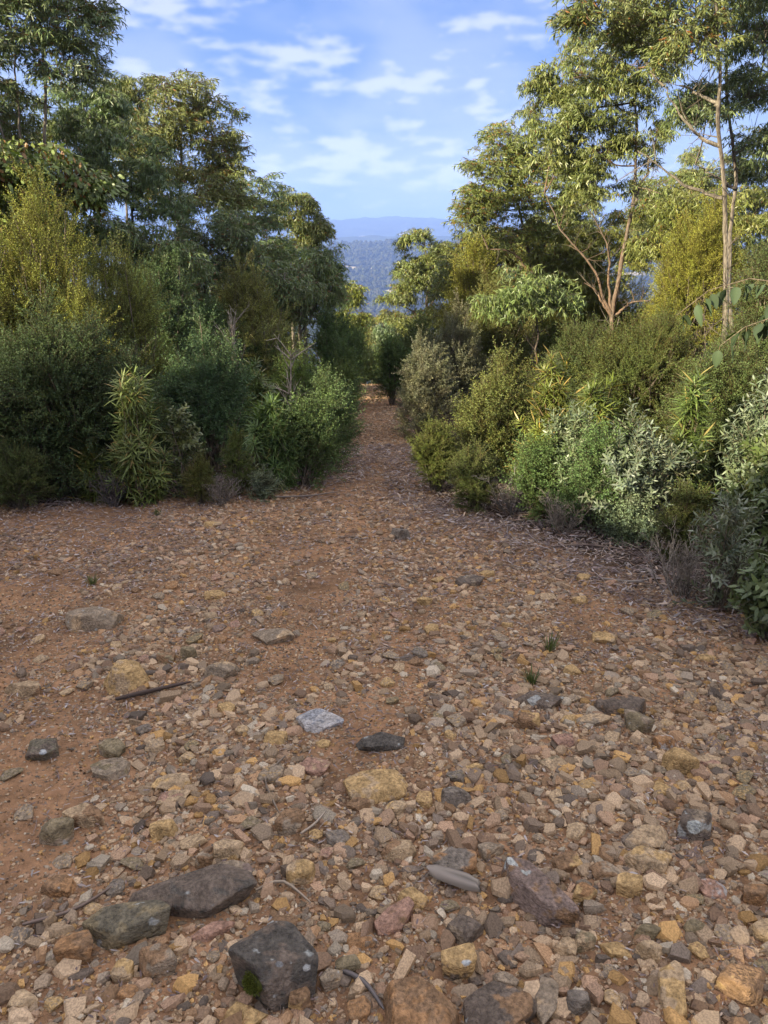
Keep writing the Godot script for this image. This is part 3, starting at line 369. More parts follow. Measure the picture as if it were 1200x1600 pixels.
func hill_height(x: float, z: float) -> float:
	var d := -z
	var n1 := noise.get_noise_2d(x * 0.06 + 300.0, z * 0.06)
	var n2 := noise.get_noise_2d(x * 0.22 + 40.0, z * 0.22 + 90.0)
	var y := -214.0 + 14.0 * n1
	y += 22.0 * smoothstep(1700.0, 2600.0, d)
	y += 138.0 * exp(-pow((d - 4400.0 - n1 * 300.0) / 1150.0, 2.0)) * (0.9 + 0.14 * cos((x - 40.0) / 520.0) + 0.25 * n2 - 0.00006 * absf(x))
	y += 215.0 * exp(-pow((d - 7400.0 - n2 * 500.0) / 1300.0, 2.0)) * (0.72 + 0.3 * n1 + (0.18 if x < 0.0 else 0.10) * absf(sin(x / 900.0)))
	y += 418.0 * smoothstep(7600.0, 11600.0, d) * (0.97 + 0.10 * n1 + 0.035 * sin(x / 520.0 + 1.0) + 0.07 * n2) - 60.0 * smoothstep(11800.0, 14000.0, d)
	y += n2 * 9.0 * smoothstep(1500.0, 4000.0, d)
	return y

func paddock(x: float, z: float) -> float:
	# pale grazed clearings among the woods
	var best := 0.0
	for p in [[150.0, -9150.0, 300.0, 330.0], [-180.0, -9350.0, 120.0, 200.0], [330.0, -9700.0, 170.0, 240.0], [-100.0, -8900.0, 150.0, 140.0], [-130.0, -3380.0, 50.0, 60.0], [-25.0, -3430.0, 60.0, 60.0], [-100.0, -2780.0, 30.0, 50.0], [20.0, -2760.0, 34.0, 60.0], [900.0, -3300.0, 200.0, 90.0], [-1100.0, -3500.0, 220.0, 110.0]]:
		var q := Vector2((x - p[0]) / p[2], (z - p[1]) / p[3]).length() + noise.get_noise_2d(x * 0.9, z * 0.9) * 0.5
		best = maxf(best, 1.0 - smoothstep(0.8, 1.0, q))
	return best

func build_hills() -> void:
	var xs := PackedFloat32Array()
	var x := -6500.0
	while x < 6500.0:
		xs.append(x)
		x += 26.0 if absf(x) < 900.0 else (60.0 if absf(x) < 2200.0 else 160.0)
	var zs := PackedFloat32Array()
	var z := -1100.0
	while z > -14200.0:
		zs.append(z)
		z -= 24.0 if z > -4600.0 else 60.0
	zs.reverse()
	var b := Buf.new()
	for zz in zs:
		for xx in xs:
			var c := Color(0.058, 0.068, 0.035)
			c = shade(c, 1.0 + noise.get_noise_2d(xx * 1.6, zz * 1.6) * 0.5)
			c = c.lerp(Color(0.40, 0.34, 0.22), paddock(xx, zz))
			b.point(Vector3(xx, hill_height(xx, zz), zz), Vector3.UP, c)
	grid_faces(b, xs.size(), zs.size())
	tag(part(self, "hills", b.mesh(), mats.hill), "", "", "", "structure")
	# the woods that cover them, too far off to count
	var proto := Buf.new()
	for k in 5:
		lump(proto, Vector3(rv(-0.45, 0.45), rv(0.35, 0.85), rv(-0.45, 0.45)), Vector3(rv(0.3, 0.5), rv(0.25, 0.45), rv(0.3, 0.5)))
	var mm := MultiMesh.new()
	var put: Array = []
	for k in 34000:
		var d := 150.0 * pow(5400.0 / 150.0, rng.randf())
		if k > 9000: d = rv(1300.0, 5400.0)
		var px := rv(-1.0, 1.0) * (120.0 + d * 0.30)
		var pz := -d
		if paddock(px, pz) > 0.1 or (d > 1300.0 and paddock(px, pz - 70.0) > 0.1): continue
		var py := hill_height(px, pz) if d > 1150.0 else maxf(ground(px, pz), -230.0)
		if d > 1000.0 and d <= 1300.0: py = maxf(py, ground(px, pz))
		var s := rv(7.0, 13.0) if d > 700.0 else rv(6.0, 10.0)
		put.append([Transform3D(Basis(Vector3.UP, rv(0, TAU)).scaled(Vector3(s, s * rv(0.9, 1.5), s)), Vector3(px, py - 0.5, pz)), shade(Color(1.0, rv(0.95, 1.1), rv(0.7, 1.0)), rv(0.55, 1.25))])
	scatter(self, "distant_forest", proto.mesh(), mats.far_leaf, put)
	tag(get_node("distant_forest"), "hazy blue-green woods covering the valley and far slopes", "forest", "", "stuff")

func lump(b: Buf, at: Vector3, r: Vector3) -> void:
	var first := b.v.size()
	var k := ico(1)
	for p in k[0]:
		var q: Vector3 = p * (1.0 + rv(-0.22, 0.22))
		b.point(at + q * r, (p / r).normalized(), shade(Color(0.05, 0.052, 0.036), rv(0.6, 1.4)))
	for f in k[1]:
		b.tri(first + f[0], first + f[1], first + f[2])

func scatter(parent: Node, called: String, mesh: Mesh, mat: Material, put: Array) -> MultiMeshInstance3D:
	var mm := MultiMesh.new()
	mm.transform_format = MultiMesh.TRANSFORM_3D
	mm.use_colors = true
	mm.mesh = mesh
	mm.instance_count = put.size()
	for k in put.size():
		mm.set_instance_transform(k, put[k][0])
		mm.set_instance_color(k, put[k][1])
	var o := MultiMeshInstance3D.new()
	o.name = called
	o.multimesh = mm
	o.material_override = mat
	parent.add_child(o, true)
	return o

# ------------------------------------------------------------------ stones
func ico(level: int) -> Array:
	if ico_cache.has(level):
		return ico_cache[level]
	if level == 0:
		var t := (1.0 + sqrt(5.0)) / 2.0
		var p: Array = []
		for q in [[-1, t, 0], [1, t, 0], [-1, -t, 0], [1, -t, 0], [0, -1, t], [0, 1, t], [0, -1, -t], [0, 1, -t], [t, 0, -1], [t, 0, 1], [-t, 0, -1], [-t, 0, 1]]:
			p.append(Vector3(q[0], q[1], q[2]).normalized())
		ico_cache[0] = [p, [[0, 11, 5], [0, 5, 1], [0, 1, 7], [0, 7, 10], [0, 10, 11], [1, 5, 9], [5, 11, 4], [11, 10, 2], [10, 7, 6], [7, 1, 8], [3, 9, 4], [3, 4, 2], [3, 2, 6], [3, 6, 8], [3, 8, 9], [4, 9, 5], [2, 4, 11], [6, 2, 10], [8, 6, 7], [9, 8, 1]]]
		return ico_cache[0]
	var low := ico(level - 1)
	var pts: Array = low[0].duplicate()
	var faces: Array = []
	var mid := {}
	for f in low[1]:
		var m: Array = []
		for e in 3:
			var a: int = f[e]
			var b: int = f[(e + 1) % 3]
			var key := mini(a, b) * 100000 + maxi(a, b)
			if not mid.has(key):
				mid[key] = pts.size()
				pts.append(((pts[a] + pts[b]) * 0.5).normalized())
			m.append(mid[key])
		faces.append([f[0], m[0], m[2]]); faces.append([f[1], m[1], m[0]]); faces.append([f[2], m[2], m[1]]); faces.append([m[0], m[1], m[2]])
	ico_cache[level] = [pts, faces]
	return ico_cache[level]

func cut_planes(boxy: float) -> Array:
	# random flat faces that break a lump into an angular stone
	var a: Array = []
	var turn := rv(0.0, TAU)
	var sides := rng.randi_range(4, 6)
	for k in sides:
		var g := turn + TAU * k / sides + rv(-0.3, 0.3)
		a.append([Vector3(cos(g), rv(-0.3, 0.3), sin(g)).normalized(), rv(0.62, 0.9)])
	a.append([Vector3(rv(-0.2, 0.2), 1.0, rv(-0.2, 0.2)).normalized(), rv(0.55, 0.75)])
	a.append([Vector3(rv(-0.2, 0.2), -1.0, rv(-0.2, 0.2)).normalized(), rv(0.6, 0.85)])
	for k in 5 + int(boxy * 5.0):
		a.append([Vector3(rv(-1, 1), rv(-0.2, 1), rv(-1, 1)).normalized(), rv(0.74, 0.98)])
	return a

func chip(dir: Vector3, planes: Array, soft: float) -> float:
	var sum := pow(1.3, -soft)
	for p in planes:
		var k: float = dir.dot(p[0]) / p[1]
		if k > 0.05:
			sum += pow(k, soft)
	return pow(sum, -1.0 / soft)

func stone_shape(size: Vector3, level: int, c1: Color, c2: Color, patchy: float, lichen: float, soft := 26.0, spots: Array = []) -> ArrayMesh:
	var k := ico(level)
	var planes := cut_planes(rng.randf())
	var off := jit(400.0)
	var b := Buf.new()
	var big := maxf(size.x, size.z)
	for d in k[0]:
		var r := chip(d, planes, soft)
		var w: Vector3 = d * size * 0.5
		var rough := fine_noise.get_noise_3dv(w * 900.0 + off) * 0.06 + fine_noise.get_noise_3dv(w * 260.0 + off) * 0.10
		var crack := absf(fine_noise.get_noise_3dv(w * 330.0 - off))
		rough -= (1.0 - smoothstep(0.0, 0.05, crack)) * 0.05
		var p: Vector3 = d * size * (0.5 * r * (1.0 + rough * clampf(0.16 / big, 0.6, 1.0)))
		var m := noise.get_noise_3dv(p * 900.0 + off) * 0.6 + fine_noise.get_noise_3dv(p * 500.0 + off) * 0.5 + fine_noise.get_noise_3dv(p * 3200.0 + off) * 0.3
		var c := c1.lerp(c2, smoothstep(0.26 - patchy * 0.5, 0.38 - patchy * 0.45, m))
		c = shade(c, 1.0 + fine_noise.get_noise_3dv(p * 2600.0 - off) * 0.45 + noise.get_noise_3dv(p * 1500.0 + off) * 0.25)
		if lichen > 0.0:
			var q := noise.get_noise_3dv(p * 1700.0 - off) * 0.7 + fine_noise.get_noise_3dv(p * 1900.0 + off) * 0.45
			c = c.lerp(Color(0.42, 0.43, 0.39), smoothstep(0.52 - lichen * 0.6, 0.60 - lichen * 0.6, q) * 0.85)
		for s in spots:
			var e: float = (d - s[0]).length() / s[1] + fine_noise.get_noise_3dv(p * 1500.0) * 0.5
			c = c.lerp(s[2], 1.0 - smoothstep(0.85, 1.0, e))
		b.point(p, Vector3.ZERO, c)
	for f in k[1]:
		var fn := (b.v[f[2]] - b.v[f[0]]).cross(b.v[f[1]] - b.v[f[0]])
		if fn.dot(b.v[f[0]]) < 0.0:
			fn = -fn
			b.i.append_array(PackedInt32Array([f[0], f[2], f[1]]))
		else:
			b.i.append_array(PackedInt32Array([f[0], f[1], f[2]]))
		for e in f:
			b.n[e] += fn
	for e in b.n.size():
		b.n[e] = b.n[e].normalized()
	return b.mesh()

func flat_stone(level: int) -> ArrayMesh:
	# unit-size gravel chip with hard facets
	var k := ico(level)
	var planes := cut_planes(1.0)
	var pts: Array = []
	for d in k[0]:
		pts.append(d * 0.5 * chip(d, planes, 90.0) * (1.0 + rv(-0.012, 0.012)))
	var b := Buf.new()
	for f in k[1]:
		var fn: Vector3 = ((pts[f[2]] - pts[f[0]]) as Vector3).cross(pts[f[1]] - pts[f[0]]).normalized()
		if fn.dot(pts[f[0]]) < 0.0: fn = -fn
		var q: Array = []
		for e in f:
			q.append(b.point(pts[e], (fn * 0.8 + (pts[e] as Vector3).normalized() * 0.2).normalized(), Color(1, 1, 1)))
		b.tri(q[0], q[1], q[2])
	return b.mesh()

func shard() -> ArrayMesh:
	# unit-size broken flake: an irregular slab with sharp edges and an uneven top
	var n := rng.randi_range(4, 6)
	var turn := rv(0, TAU)
	var rings: Array = [[], [], []]
	var tilt := Vector2(rv(-0.3, 0.3), rv(-0.3, 0.3))
	var inset := rv(0.62, 0.95)
	var belly := rv(-0.15, 0.25)
	var shift := Vector2(rv(-0.08, 0.08), rv(-0.08, 0.08))
	for k in n:
		var g := turn + TAU * (k + rv(-0.3, 0.3)) / n
		var r := rv(0.36, 0.56)
		var p := Vector2(cos(g) * r, sin(g) * r)
		rings[0].append(Vector3(p.x * 0.85, -0.5, p.y * 0.85))
		rings[1].append(Vector3(p.x, belly + rv(-0.1, 0.1), p.y))
		var q := p * inset * rv(0.85, 1.1) + shift
		rings[2].append(Vector3(q.x, 0.5 + q.x * tilt.x + q.y * tilt.y + rv(-0.05, 0.05), q.y))
	var b := Buf.new()
	var tris: Array = []
	for e in 2:
		for k in n:
			var k2 := (k + 1) % n
			tris.append([rings[e][k], rings[e][k2], rings[e + 1][k]])
			tris.append([rings[e][k2], rings[e + 1][k2], rings[e + 1][k]])
	for k in range(1, n - 1):
		tris.append([rings[2][0], rings[2][k], rings[2][k + 1]])
	for t in tris:
		var nn: Vector3 = ((t[2] - t[0]) as Vector3).cross(t[1] - t[0]).normalized()
		var mid: Vector3 = (t[0] + t[1] + t[2]) / 3.0
		if nn.dot(mid) < 0.0: nn = -nn
		var i0 := b.point(t[0], nn, Color.WHITE)
		var i1 := b.point(t[1], nn, Color.WHITE)
		var i2 := b.point(t[2], nn, Color.WHITE)
		b.tri(i0, i1, i2)
	return b.mesh()

func build_stones() -> void:
	for h in HERO:
		var size := Vector3(h[2], h[3], h[4])
		var big: bool = h[2] > 0.2
		var spots: Array = []
		if h[11] == "mossy black boulder":
			spots = [[Vector3(-0.62, -0.05, 0.78).normalized(), 0.24, Color(0.5, 0.5, 0.46)], [Vector3(0.75, 0.55, 0.45).normalized(), 0.11, Color(0.5, 0.5, 0.46)], [Vector3(0.1, 0.7, 0.6).normalized(), 0.1, Color(0.3, 0.3, 0.28)]]
		elif h[11] == "lichen-ringed slab":
			spots = [[Vector3(-0.9, 0.3, 0.1).normalized(), 0.22, Color(0.55, 0.56, 0.5)], [Vector3(-0.65, 0.7, 0.1).normalized(), 0.16, Color(0.55, 0.56, 0.5)], [Vector3(-0.35, 0.9, 0.2).normalized(), 0.09, Color(0.5, 0.52, 0.46)]]
		elif h[11] == "lichen-patched rock":
			spots = [[Vector3(-0.5, 0.5, 0.7).normalized(), 0.5, Color(0.52, 0.54, 0.48)]]
		elif h[11] == "dark spotted rock":
			spots = [[Vector3(0.0, 0.3, 0.9).normalized(), 0.22, Color(0.42, 0.27, 0.09)]]
		elif h[11] == "white-spotted rock" or h[11] == "round ochre cobble":
			spots = [[Vector3(0.25, 0.6, 0.7).normalized(), 0.2, Color(0.5, 0.52, 0.5)]]
		var m := stone_shape(size * Vector3(1.10, 1.6, 1.10), 5 if h[2] > 0.15 else 4, CLR[h[6]], CLR[h[7]], h[8], h[9], 18.0 if h[6] in ["orange", "olive"] else 32.0, spots)
		var o := part(self, numbered("boulder" if big else "stone"), m, mats.rock)
		var y := ground(h[0], h[1])
		o.position = Vector3(h[0], y + h[3] * 0.28, h[1])
		o.rotation = Vector3(rv(-0.1, 0.1) - 0.08, deg_to_rad(h[5]), rv(-0.1, 0.1))
		tag(o, h[10], "rock" if big else "stone", "larger rocks on the stony track")
		placed_stones.append([h[0], h[1], maxf(h[2], h[4]) * 0.5, h[11], deg_to_rad(h[5]), h[2], h[4]])
		if h[11] == "mossy black boulder":
			moss(o, Vector3(-0.60, 0.30, 0.72).normalized(), size)
	# the next largest stones, one by one
	var shapes: Array = []
	var kinds := ["tan", "ochre", "brown", "grey", "olive", "pink", "orange", "purple", "greyblue"]
	for c in kinds:
		var list: Array = []
		for k in 4:
			list.append(stone_shape(Vector3(1, rv(0.42, 0.68), rv(0.7, 0.95)), 3, CLR[c], CLR[kinds[rng.randi_range(0, 4)]], rv(0.05, 0.4), 0.12 if c in ["grey", "greyblue"] else 0.0, rv(30.0, 90.0)))
		shapes.append(list)
	var used := {}
	var made := 0
	var tries := 0
	while made < 207 and tries < 9000:
		tries += 1
		var z := -1.1 - 3.4 * pow(rng.randf(), 1.5)
		var x := rv(-1.0, 1.0) * (0.55 + 0.50 * -z)
		var thick := 0.40 + 0.45 * smoothstep(-0.3, 0.8, x) + noise.get_noise_2d(x * 90.0 + 33.0, z * 90.0) * 0.8
		if rng.randf() > thick or x > edge_right(z) - 0.2: continue
		var s := rv(0.045, 0.085) * (1.0 + 0.12 * (-z - 1.2))
		var ok := true
		for q in placed_stones:
			if Vector2(x - q[0], z - q[1]).length() < q[2] + s * 0.55:
				ok = false
				break
		if not ok: continue
		var c: int = [0, 0, 0, 1, 1, 2, 2, 3, 3, 4, 4, 5, 6, 7, 8][rng.randi_range(0, 14)]
		var near := placed_stones.slice(0, HERO.size())
		near.sort_custom(func(p, q): return Vector2(x - p[0], z - p[1]).length_squared() < Vector2(x - q[0], z - q[1]).length_squared())
		var flat := rv(0.45, 0.95)
		var word := "flat" if flat < 0.6 else ("rounded" if flat < 0.78 else "chunky")
		var hue: String = {"greyblue": "blue-grey", "purple": "purple-brown"}.get(kinds[c], kinds[c])
		var label := ""
		for far in [1, 2, 3, 4]:
			label = "%s %s stone between the %s and the %s" % [word, hue, near[0][3], near[far][3]]
			if not used.has(label): break
		if used.has(label): continue
		used[label] = true
		var o := part(self, numbered("stone"), shapes[c][rng.randi_range(0, 3)], mats.rock)
		o.scale = Vector3(s, s * flat, s)
		o.rotation = Vector3(rv(-0.25, 0.25), rv(0, TAU), rv(-0.25, 0.25))
		o.position = Vector3(x, ground(x, z) + s * flat * 0.12, z)
		tag(o, label, "stone", "smaller stones on the stony track")
		placed_stones.append([x, z, s * 0.5, "", 0.0, s, s])
		made += 1

func moss(rock: Node3D, dir: Vector3, size: Vector3) -> void:
	# a cushion of short upright moss shoots sitting on the rock
	var b := Buf.new()
	var at := Vector3.ZERO
	var best := -1.0
	for p in (rock as MeshInstance3D).mesh.surface_get_arrays(0)[Mesh.ARRAY_VERTEX]:
		if (p as Vector3).normalized().dot(dir) > best:
			best = (p as Vector3).normalized().dot(dir)
			at = p * 0.93
	for k in 1100:
		var d := (dir + jit(0.85)).normalized()
		var p := at + d * rv(0.024, 0.028) + jit(0.003)
		leaf2(b, p, (d + jit(0.5)).normalized(), d.cross(jit(1.0)).normalized(), rv(0.004, 0.008), 0.0024, shade(Color(0.085, 0.095, 0.018), rv(0.6, 1.5)))
	var k2 := ico(3)
	var first := b.v.size()
	for p in k2[0]:
		b.point(at + p * 0.026, p, Color(0.06, 0.07, 0.014))
	for f in k2[1]:
		b.tri(first + f[0], first + f[1], first + f[2])
	part(rock, "moss_cushion", b.mesh(), mats.leaf_matte)

func under_stone(x: float, z: float) -> bool:
	for q in cells.get(Vector2i(floori(x * 4.0), floori(z * 4.0)), []):
		var v := Vector2(x - q[0], z - q[1]).rotated(q[4])
		if Vector2(v.x / q[5], v.y / q[6]).length() < 0.46:
			return true
	return false

func build_gravel() -> void:
	for q in placed_stones:
		for i in range(floori((q[0] - q[2]) * 4.0), floori((q[0] + q[2]) * 4.0) + 1):
			for j in range(floori((q[1] - q[2]) * 4.0), floori((q[1] + q[2]) * 4.0) + 1):
				cells.get_or_add(Vector2i(i, j), []).append(q)
	var root := Node3D.new()
	root.name = "gravel"
	add_child(root)
	tag(root, "loose brown and ochre gravel covering the track", "gravel", "", "stuff")
	var tones := [Color(0.50, 0.36, 0.22), Color(0.44, 0.31, 0.185), Color(0.37, 0.245, 0.15), Color(0.50, 0.30, 0.115), Color(0.31, 0.20, 0.125), Color(0.40, 0.245, 0.13), Color(0.31, 0.23, 0.15), Color(0.42, 0.27, 0.165), Color(0.26, 0.19, 0.13), Color(0.34, 0.27, 0.19), Color(0.20, 0.155, 0.115), Color(0.54, 0.45, 0.32)]
	var lists: Array = []
	for k in 22: lists.append([])
	for band in [[-0.5, -2.0, 32000, 0.008, 0.072], [-2.0, -3.4, 36000, 0.010, 0.072], [-3.4, -5.4, 40000, 0.010, 0.058], [-5.4, -8.2, 40000, 0.012, 0.055], [-8.2, -14.0, 18000, 0.014, 0.055], [-14.0, -30.0, 11000, 0.02, 0.06]]:
		for k in band[2]:
			var z: float = lerpf(band[0], band[1], rng.randf())
			var half := 1.15 + 0.62 * -z
			var x := rv(-half, half)
			if z < -8.2: x = rv(-0.9, 0.7)
			var o := open_ground(x, z)
			if rng.randf() > o + 0.04: continue
			var cover := 0.60 + 0.44 * smoothstep(-0.5, 0.7, x - 0.1 * (z + 2.0)) + noise.get_noise_2d(x * 75.0 + z * 12.0 + 33.0, z * 30.0) * 1.8 + noise.get_noise_2d(x * 190.0, z * 150.0 + 400.0) * 0.5
			var s: float = band[3] * pow(1.0 - rng.randf() * (1.0 - pow(band[4] / band[3], -1.45)), -1.0 / 1.45)
			if s > band[3] * 2.0 and rng.randf() > cover: continue
			if rng.randf() > cover + 0.35: continue
			if under_stone(x, z): continue
			var flat := rv(0.2, 0.62)
			var t := Basis.from_euler(Vector3(rv(-0.45, 0.45), rv(0, TAU), rv(-0.45, 0.45))) * Basis.from_scale(Vector3(s * rv(1.0, 1.6), s * flat, s * rv(0.75, 1.2)))
			var c: Color = tones[mini(int(pow(rng.randf(), 1.7) * 12.0), 11)]
			lists[rng.randi_range(0, 21)].append([Transform3D(t, Vector3(x, ground(x, z) + s * flat * rv(-0.12, 0.42), z)), shade(c.lerp(Color(0.36, 0.205, 0.115), smoothstep(-3.0, -7.0, z) * 0.25), rv(0.55, 1.25))])
	var grit: Array = []
	for k in 50000:
		var z := -0.6 - 3.6 * rng.randf()
		var x := rv(-1.0, 1.0) * (1.0 + 0.58 * -z)
		var s := rv(0.003, 0.008) * (1.0 + 0.15 * -z)
		if under_stone(x, z): continue
		grit.append([Transform3D(Basis.from_euler(Vector3(rv(-3, 3), rv(-3, 3), 0)).scaled(Vector3(s * 1.2, s * 0.7, s)), Vector3(x, ground(x, z) + s * 0.15, z)), shade(tones[mini(int(pow(rng.randf(), 1.3) * 12.0), 11)], rv(0.7, 1.15))])
	scatter(root, "grit", shard(), mats.pebble, grit)
	for k in 22:
		scatter(root, "pebbles", shard() if k < 17 else flat_stone(2), mats.pebble, lists[k])

func build_litter() -> void:
	# bark flakes and fallen gum leaves, thickest along the thicket edges
	var root := Node3D.new()
	root.name = "leaf_litter"
	add_child(root)
	tag(root, "grey and purple-brown leaf litter and bark flakes on the soil", "leaf litter", "", "stuff")
	var tones := [Color(0.12, 0.085, 0.075), Color(0.16, 0.12, 0.105), Color(0.22, 0.18, 0.16), Color(0.10, 0.075, 0.07), Color(0.26, 0.20, 0.15), Color(0.17, 0.11, 0.075), Color(0.25, 0.22, 0.20)]
	var lists: Array = [[], [], []]
	for k in 95000:
		var z := -0.9 - 8.5 * pow(rng.randf(), 0.8)
		var half := 1.2 + 0.62 * -z
		var x := rv(-half, half)
		var o := open_ground(x, z)
		var d := minf(x - edge_left(z), edge_right(z) - x)
		var heavy := clampf(1.0 - d / 1.1, 0.0, 1.0)
		if z > -6.4 and z < -4.2 and x < -1.4: heavy = maxf(heavy, 0.8)
		var clump := noise.get_noise_2d(x * 210.0 + 9.0, z * 210.0 + 70.0)
		var want := heavy * 0.9 + (0.75 if clump > 0.2 else 0.12)
		if rng.randf() > want: continue
		var s := rv(0.014, 0.030) * clampf(0.55 + 0.22 * -z, 0.8, 1.7)
		var t := Basis.from_euler(Vector3(rv(-0.4, 0.4), rv(0, TAU), rv(-0.4, 0.4))) * Basis.from_scale(Vector3(s, s * rv(0.6, 1.5), s * rv(0.6, 1.2)))
		lists[rng.randi_range(0, 2)].append([Transform3D(t, Vector3(x, ground(x, z) + rv(0.004, 0.018), z)), shade(tones[rng.randi_range(0, 6)], rv(0.8, 1.7))])
	for k in 16000:
		# drifts of bark and dry leaves caught along the foot of the thicket
		var z := rv(-2.5, -9.5)
		var side := rng.randf() < 0.5
		var x := (edge_left(z) if side else edge_right(z)) + rv(-0.7, 0.45) * (-1.0 if side else 1.0) * -1.0
		if side and z > -5.2: continue
		var s := rv(0.03, 0.075)
		var t := Basis.from_euler(Vector3(rv(-0.5, 0.5), rv(0, TAU), rv(-0.5, 0.5))) * Basis.from_scale(Vector3(s, s * rv(0.6, 1.5), s * rv(0.5, 1.1)))
		lists[rng.randi_range(0, 2)].append([Transform3D(t, Vector3(x, ground(x, z) + rv(0.005, 0.03), z)), shade(tones[rng.randi_range(0, 6)], rv(0.8, 1.8))])
	for k in 3:
		var b := Buf.new()
		leaf4(b, Vector3(-0.5, 0, 0), Vector3(1, 0.1, 0), Vector3(0, 0, 1), 1.0, rv(0.2, 0.3), rv(-0.25, 0.3), Color(1, 1, 1))
		if k == 2:
			b = Buf.new()
			tube(b, [Vector3(-0.9, 0, 0), Vector3(-0.2, 0.08, 0.1), Vector3(0.9, 0.02, -0.05)], [0.03, 0.035, 0.015], 4, Color(1, 1, 1))
		scatter(root, "flakes", b.mesh(), mats.litter, lists[k])

# ------------------------------------------------------------------ plants
func tube(b: Buf, pts: Array, radii: Array, sides: int, col: Color, col2 = null, wobble := 0.0) -> void:
	var first := b.v.size()
	var ref := Vector3(0.31, 0.12, 0.94).normalized()
	for k in pts.size():
		var d: Vector3 = ((pts[mini(k + 1, pts.size() - 1)] as Vector3) - pts[maxi(k - 1, 0)]).normalized()
		var s := d.cross(ref).normalized()
		if s.length() < 0.5: s = Vector3.RIGHT
		var u := s.cross(d)
		for q in sides:
			var g := TAU * q / sides
			var nn := s * cos(g) + u * sin(g)
			var c := col
			if col2 != null:
				var m := noise.get_noise_3d(cos(g) * 130.0 + pts[0].x * 300.0, pts[k].y * 30.0, sin(g) * 130.0)
				c = col.lerp(col2, smoothstep(-0.1, 0.22, m))
				c = shade(c, 1.0 + fine_noise.get_noise_3d(cos(g) * 200.0, pts[k].y * 160.0, sin(g) * 200.0) * 0.35)
			b.point(pts[k] + nn * radii[k] * (1.0 + wobble * fine_noise.get_noise_3d(g * 90.0, pts[k].y * 200.0, pts[k].x * 200.0)), nn, c)
	for k in pts.size() - 1:
		for q in sides:
			var a := first + k * sides + q
			var e := first + k * sides + (q + 1) % sides
			b.tri(a, e, a + sides)
			b.tri(e, e + sides, a + sides)

func leaf4(b: Buf, p: Vector3, dir: Vector3, side: Vector3, length: float, width: float, droop: float, col: Color) -> void:
	side = (side - dir * side.dot(dir)).normalized()
	var up := side.cross(dir).normalized()
	if up.y < 0.0: up = -up
	var p1 := p + dir * length * 0.3 - Vector3.UP * droop * length * 0.08
	var p2 := p + dir * length * 0.68 - Vector3.UP * droop * length * 0.34
	var p3 := p + dir * length - Vector3.UP * droop * length * 0.75
	var n1 := (up + dir * droop * 0.3).normalized()
	var n2 := (up + dir * droop * 0.8).normalized()
	var a := b.point(p, up, col)
	var l1 := b.point(p1 + side * width * 0.5 + up * width * 0.1, n1, col)
	var r1 := b.point(p1 - side * width * 0.5 + up * width * 0.1, n1, col)
	var l2 := b.point(p2 + side * width * 0.40, n2, col)
	var r2 := b.point(p2 - side * width * 0.40, n2, col)
	var t := b.point(p3, n2, col)
	b.tri(a, l1, r1); b.tri(l1, l2, r1); b.tri(r1, l2, r2); b.tri(l2, t, r2)

func broad_leaf(b: Buf, p: Vector3, dir: Vector3, side: Vector3, length: float, width: float, droop: float, col: Color) -> void:
	# an oval leaf folded a little along its midrib
	side = (side - dir * side.dot(dir)).normalized()
	var up := side.cross(dir).normalized()
	if up.y < 0.0: up = -up
	var first := b.v.size()
	for k in 9:
		var t := k / 8.0
		var wide := width * 0.5 * pow(sin(PI * pow(t, 0.8)), 0.75) if k > 0 and k < 8 else 0.0
		var m := p + dir * length * t - Vector3.UP * droop * length * t * t * 0.8
		var wave := sin(t * 9.0 + length * 900.0) * width * 0.06
		b.point(m + side * wide + up * (wide * 0.25 + wave), (up - side * 0.25 + dir * droop * t).normalized(), col)
		b.point(m, (up + dir * droop * t).normalized(), shade(col, 1.25))
		b.point(m - side * wide + up * (wide * 0.25 - wave), (up + side * 0.25 + dir * droop * t).normalized(), col)
	for k in 8:
		var a := first + k * 3
		for e in 2:
			b.tri(a + e, a + e + 1, a + e + 3)
			b.tri(a + e + 1, a + e + 4, a + e + 3)

func leaf2(b: Buf, p: Vector3, dir: Vector3, side: Vector3, length: float, width: float, col: Color) -> void:
	side = (side - dir * side.dot(dir)).normalized()
	var up := side.cross(dir).normalized()
	if up.y < 0.0: up = -up
	var a := b.point(p, up, col)
	var l := b.point(p + dir * length * 0.5 + side * width * 0.5, up, col)
	var r := b.point(p + dir * length * 0.5 - side * width * 0.5, up, col)
	var t := b.point(p + dir * length, up, col)
	b.tri(a, l, r); b.tri(l, t, r)

func make_sprigs() -> void:
	for kind in ["gum", "broad", "fine", "heath", "feather", "box", "strap", "silver", "olive", "round"]:
		var list: Array = []
		for k in 3:
			list.append(sprig(kind))
		sprigs[kind] = list

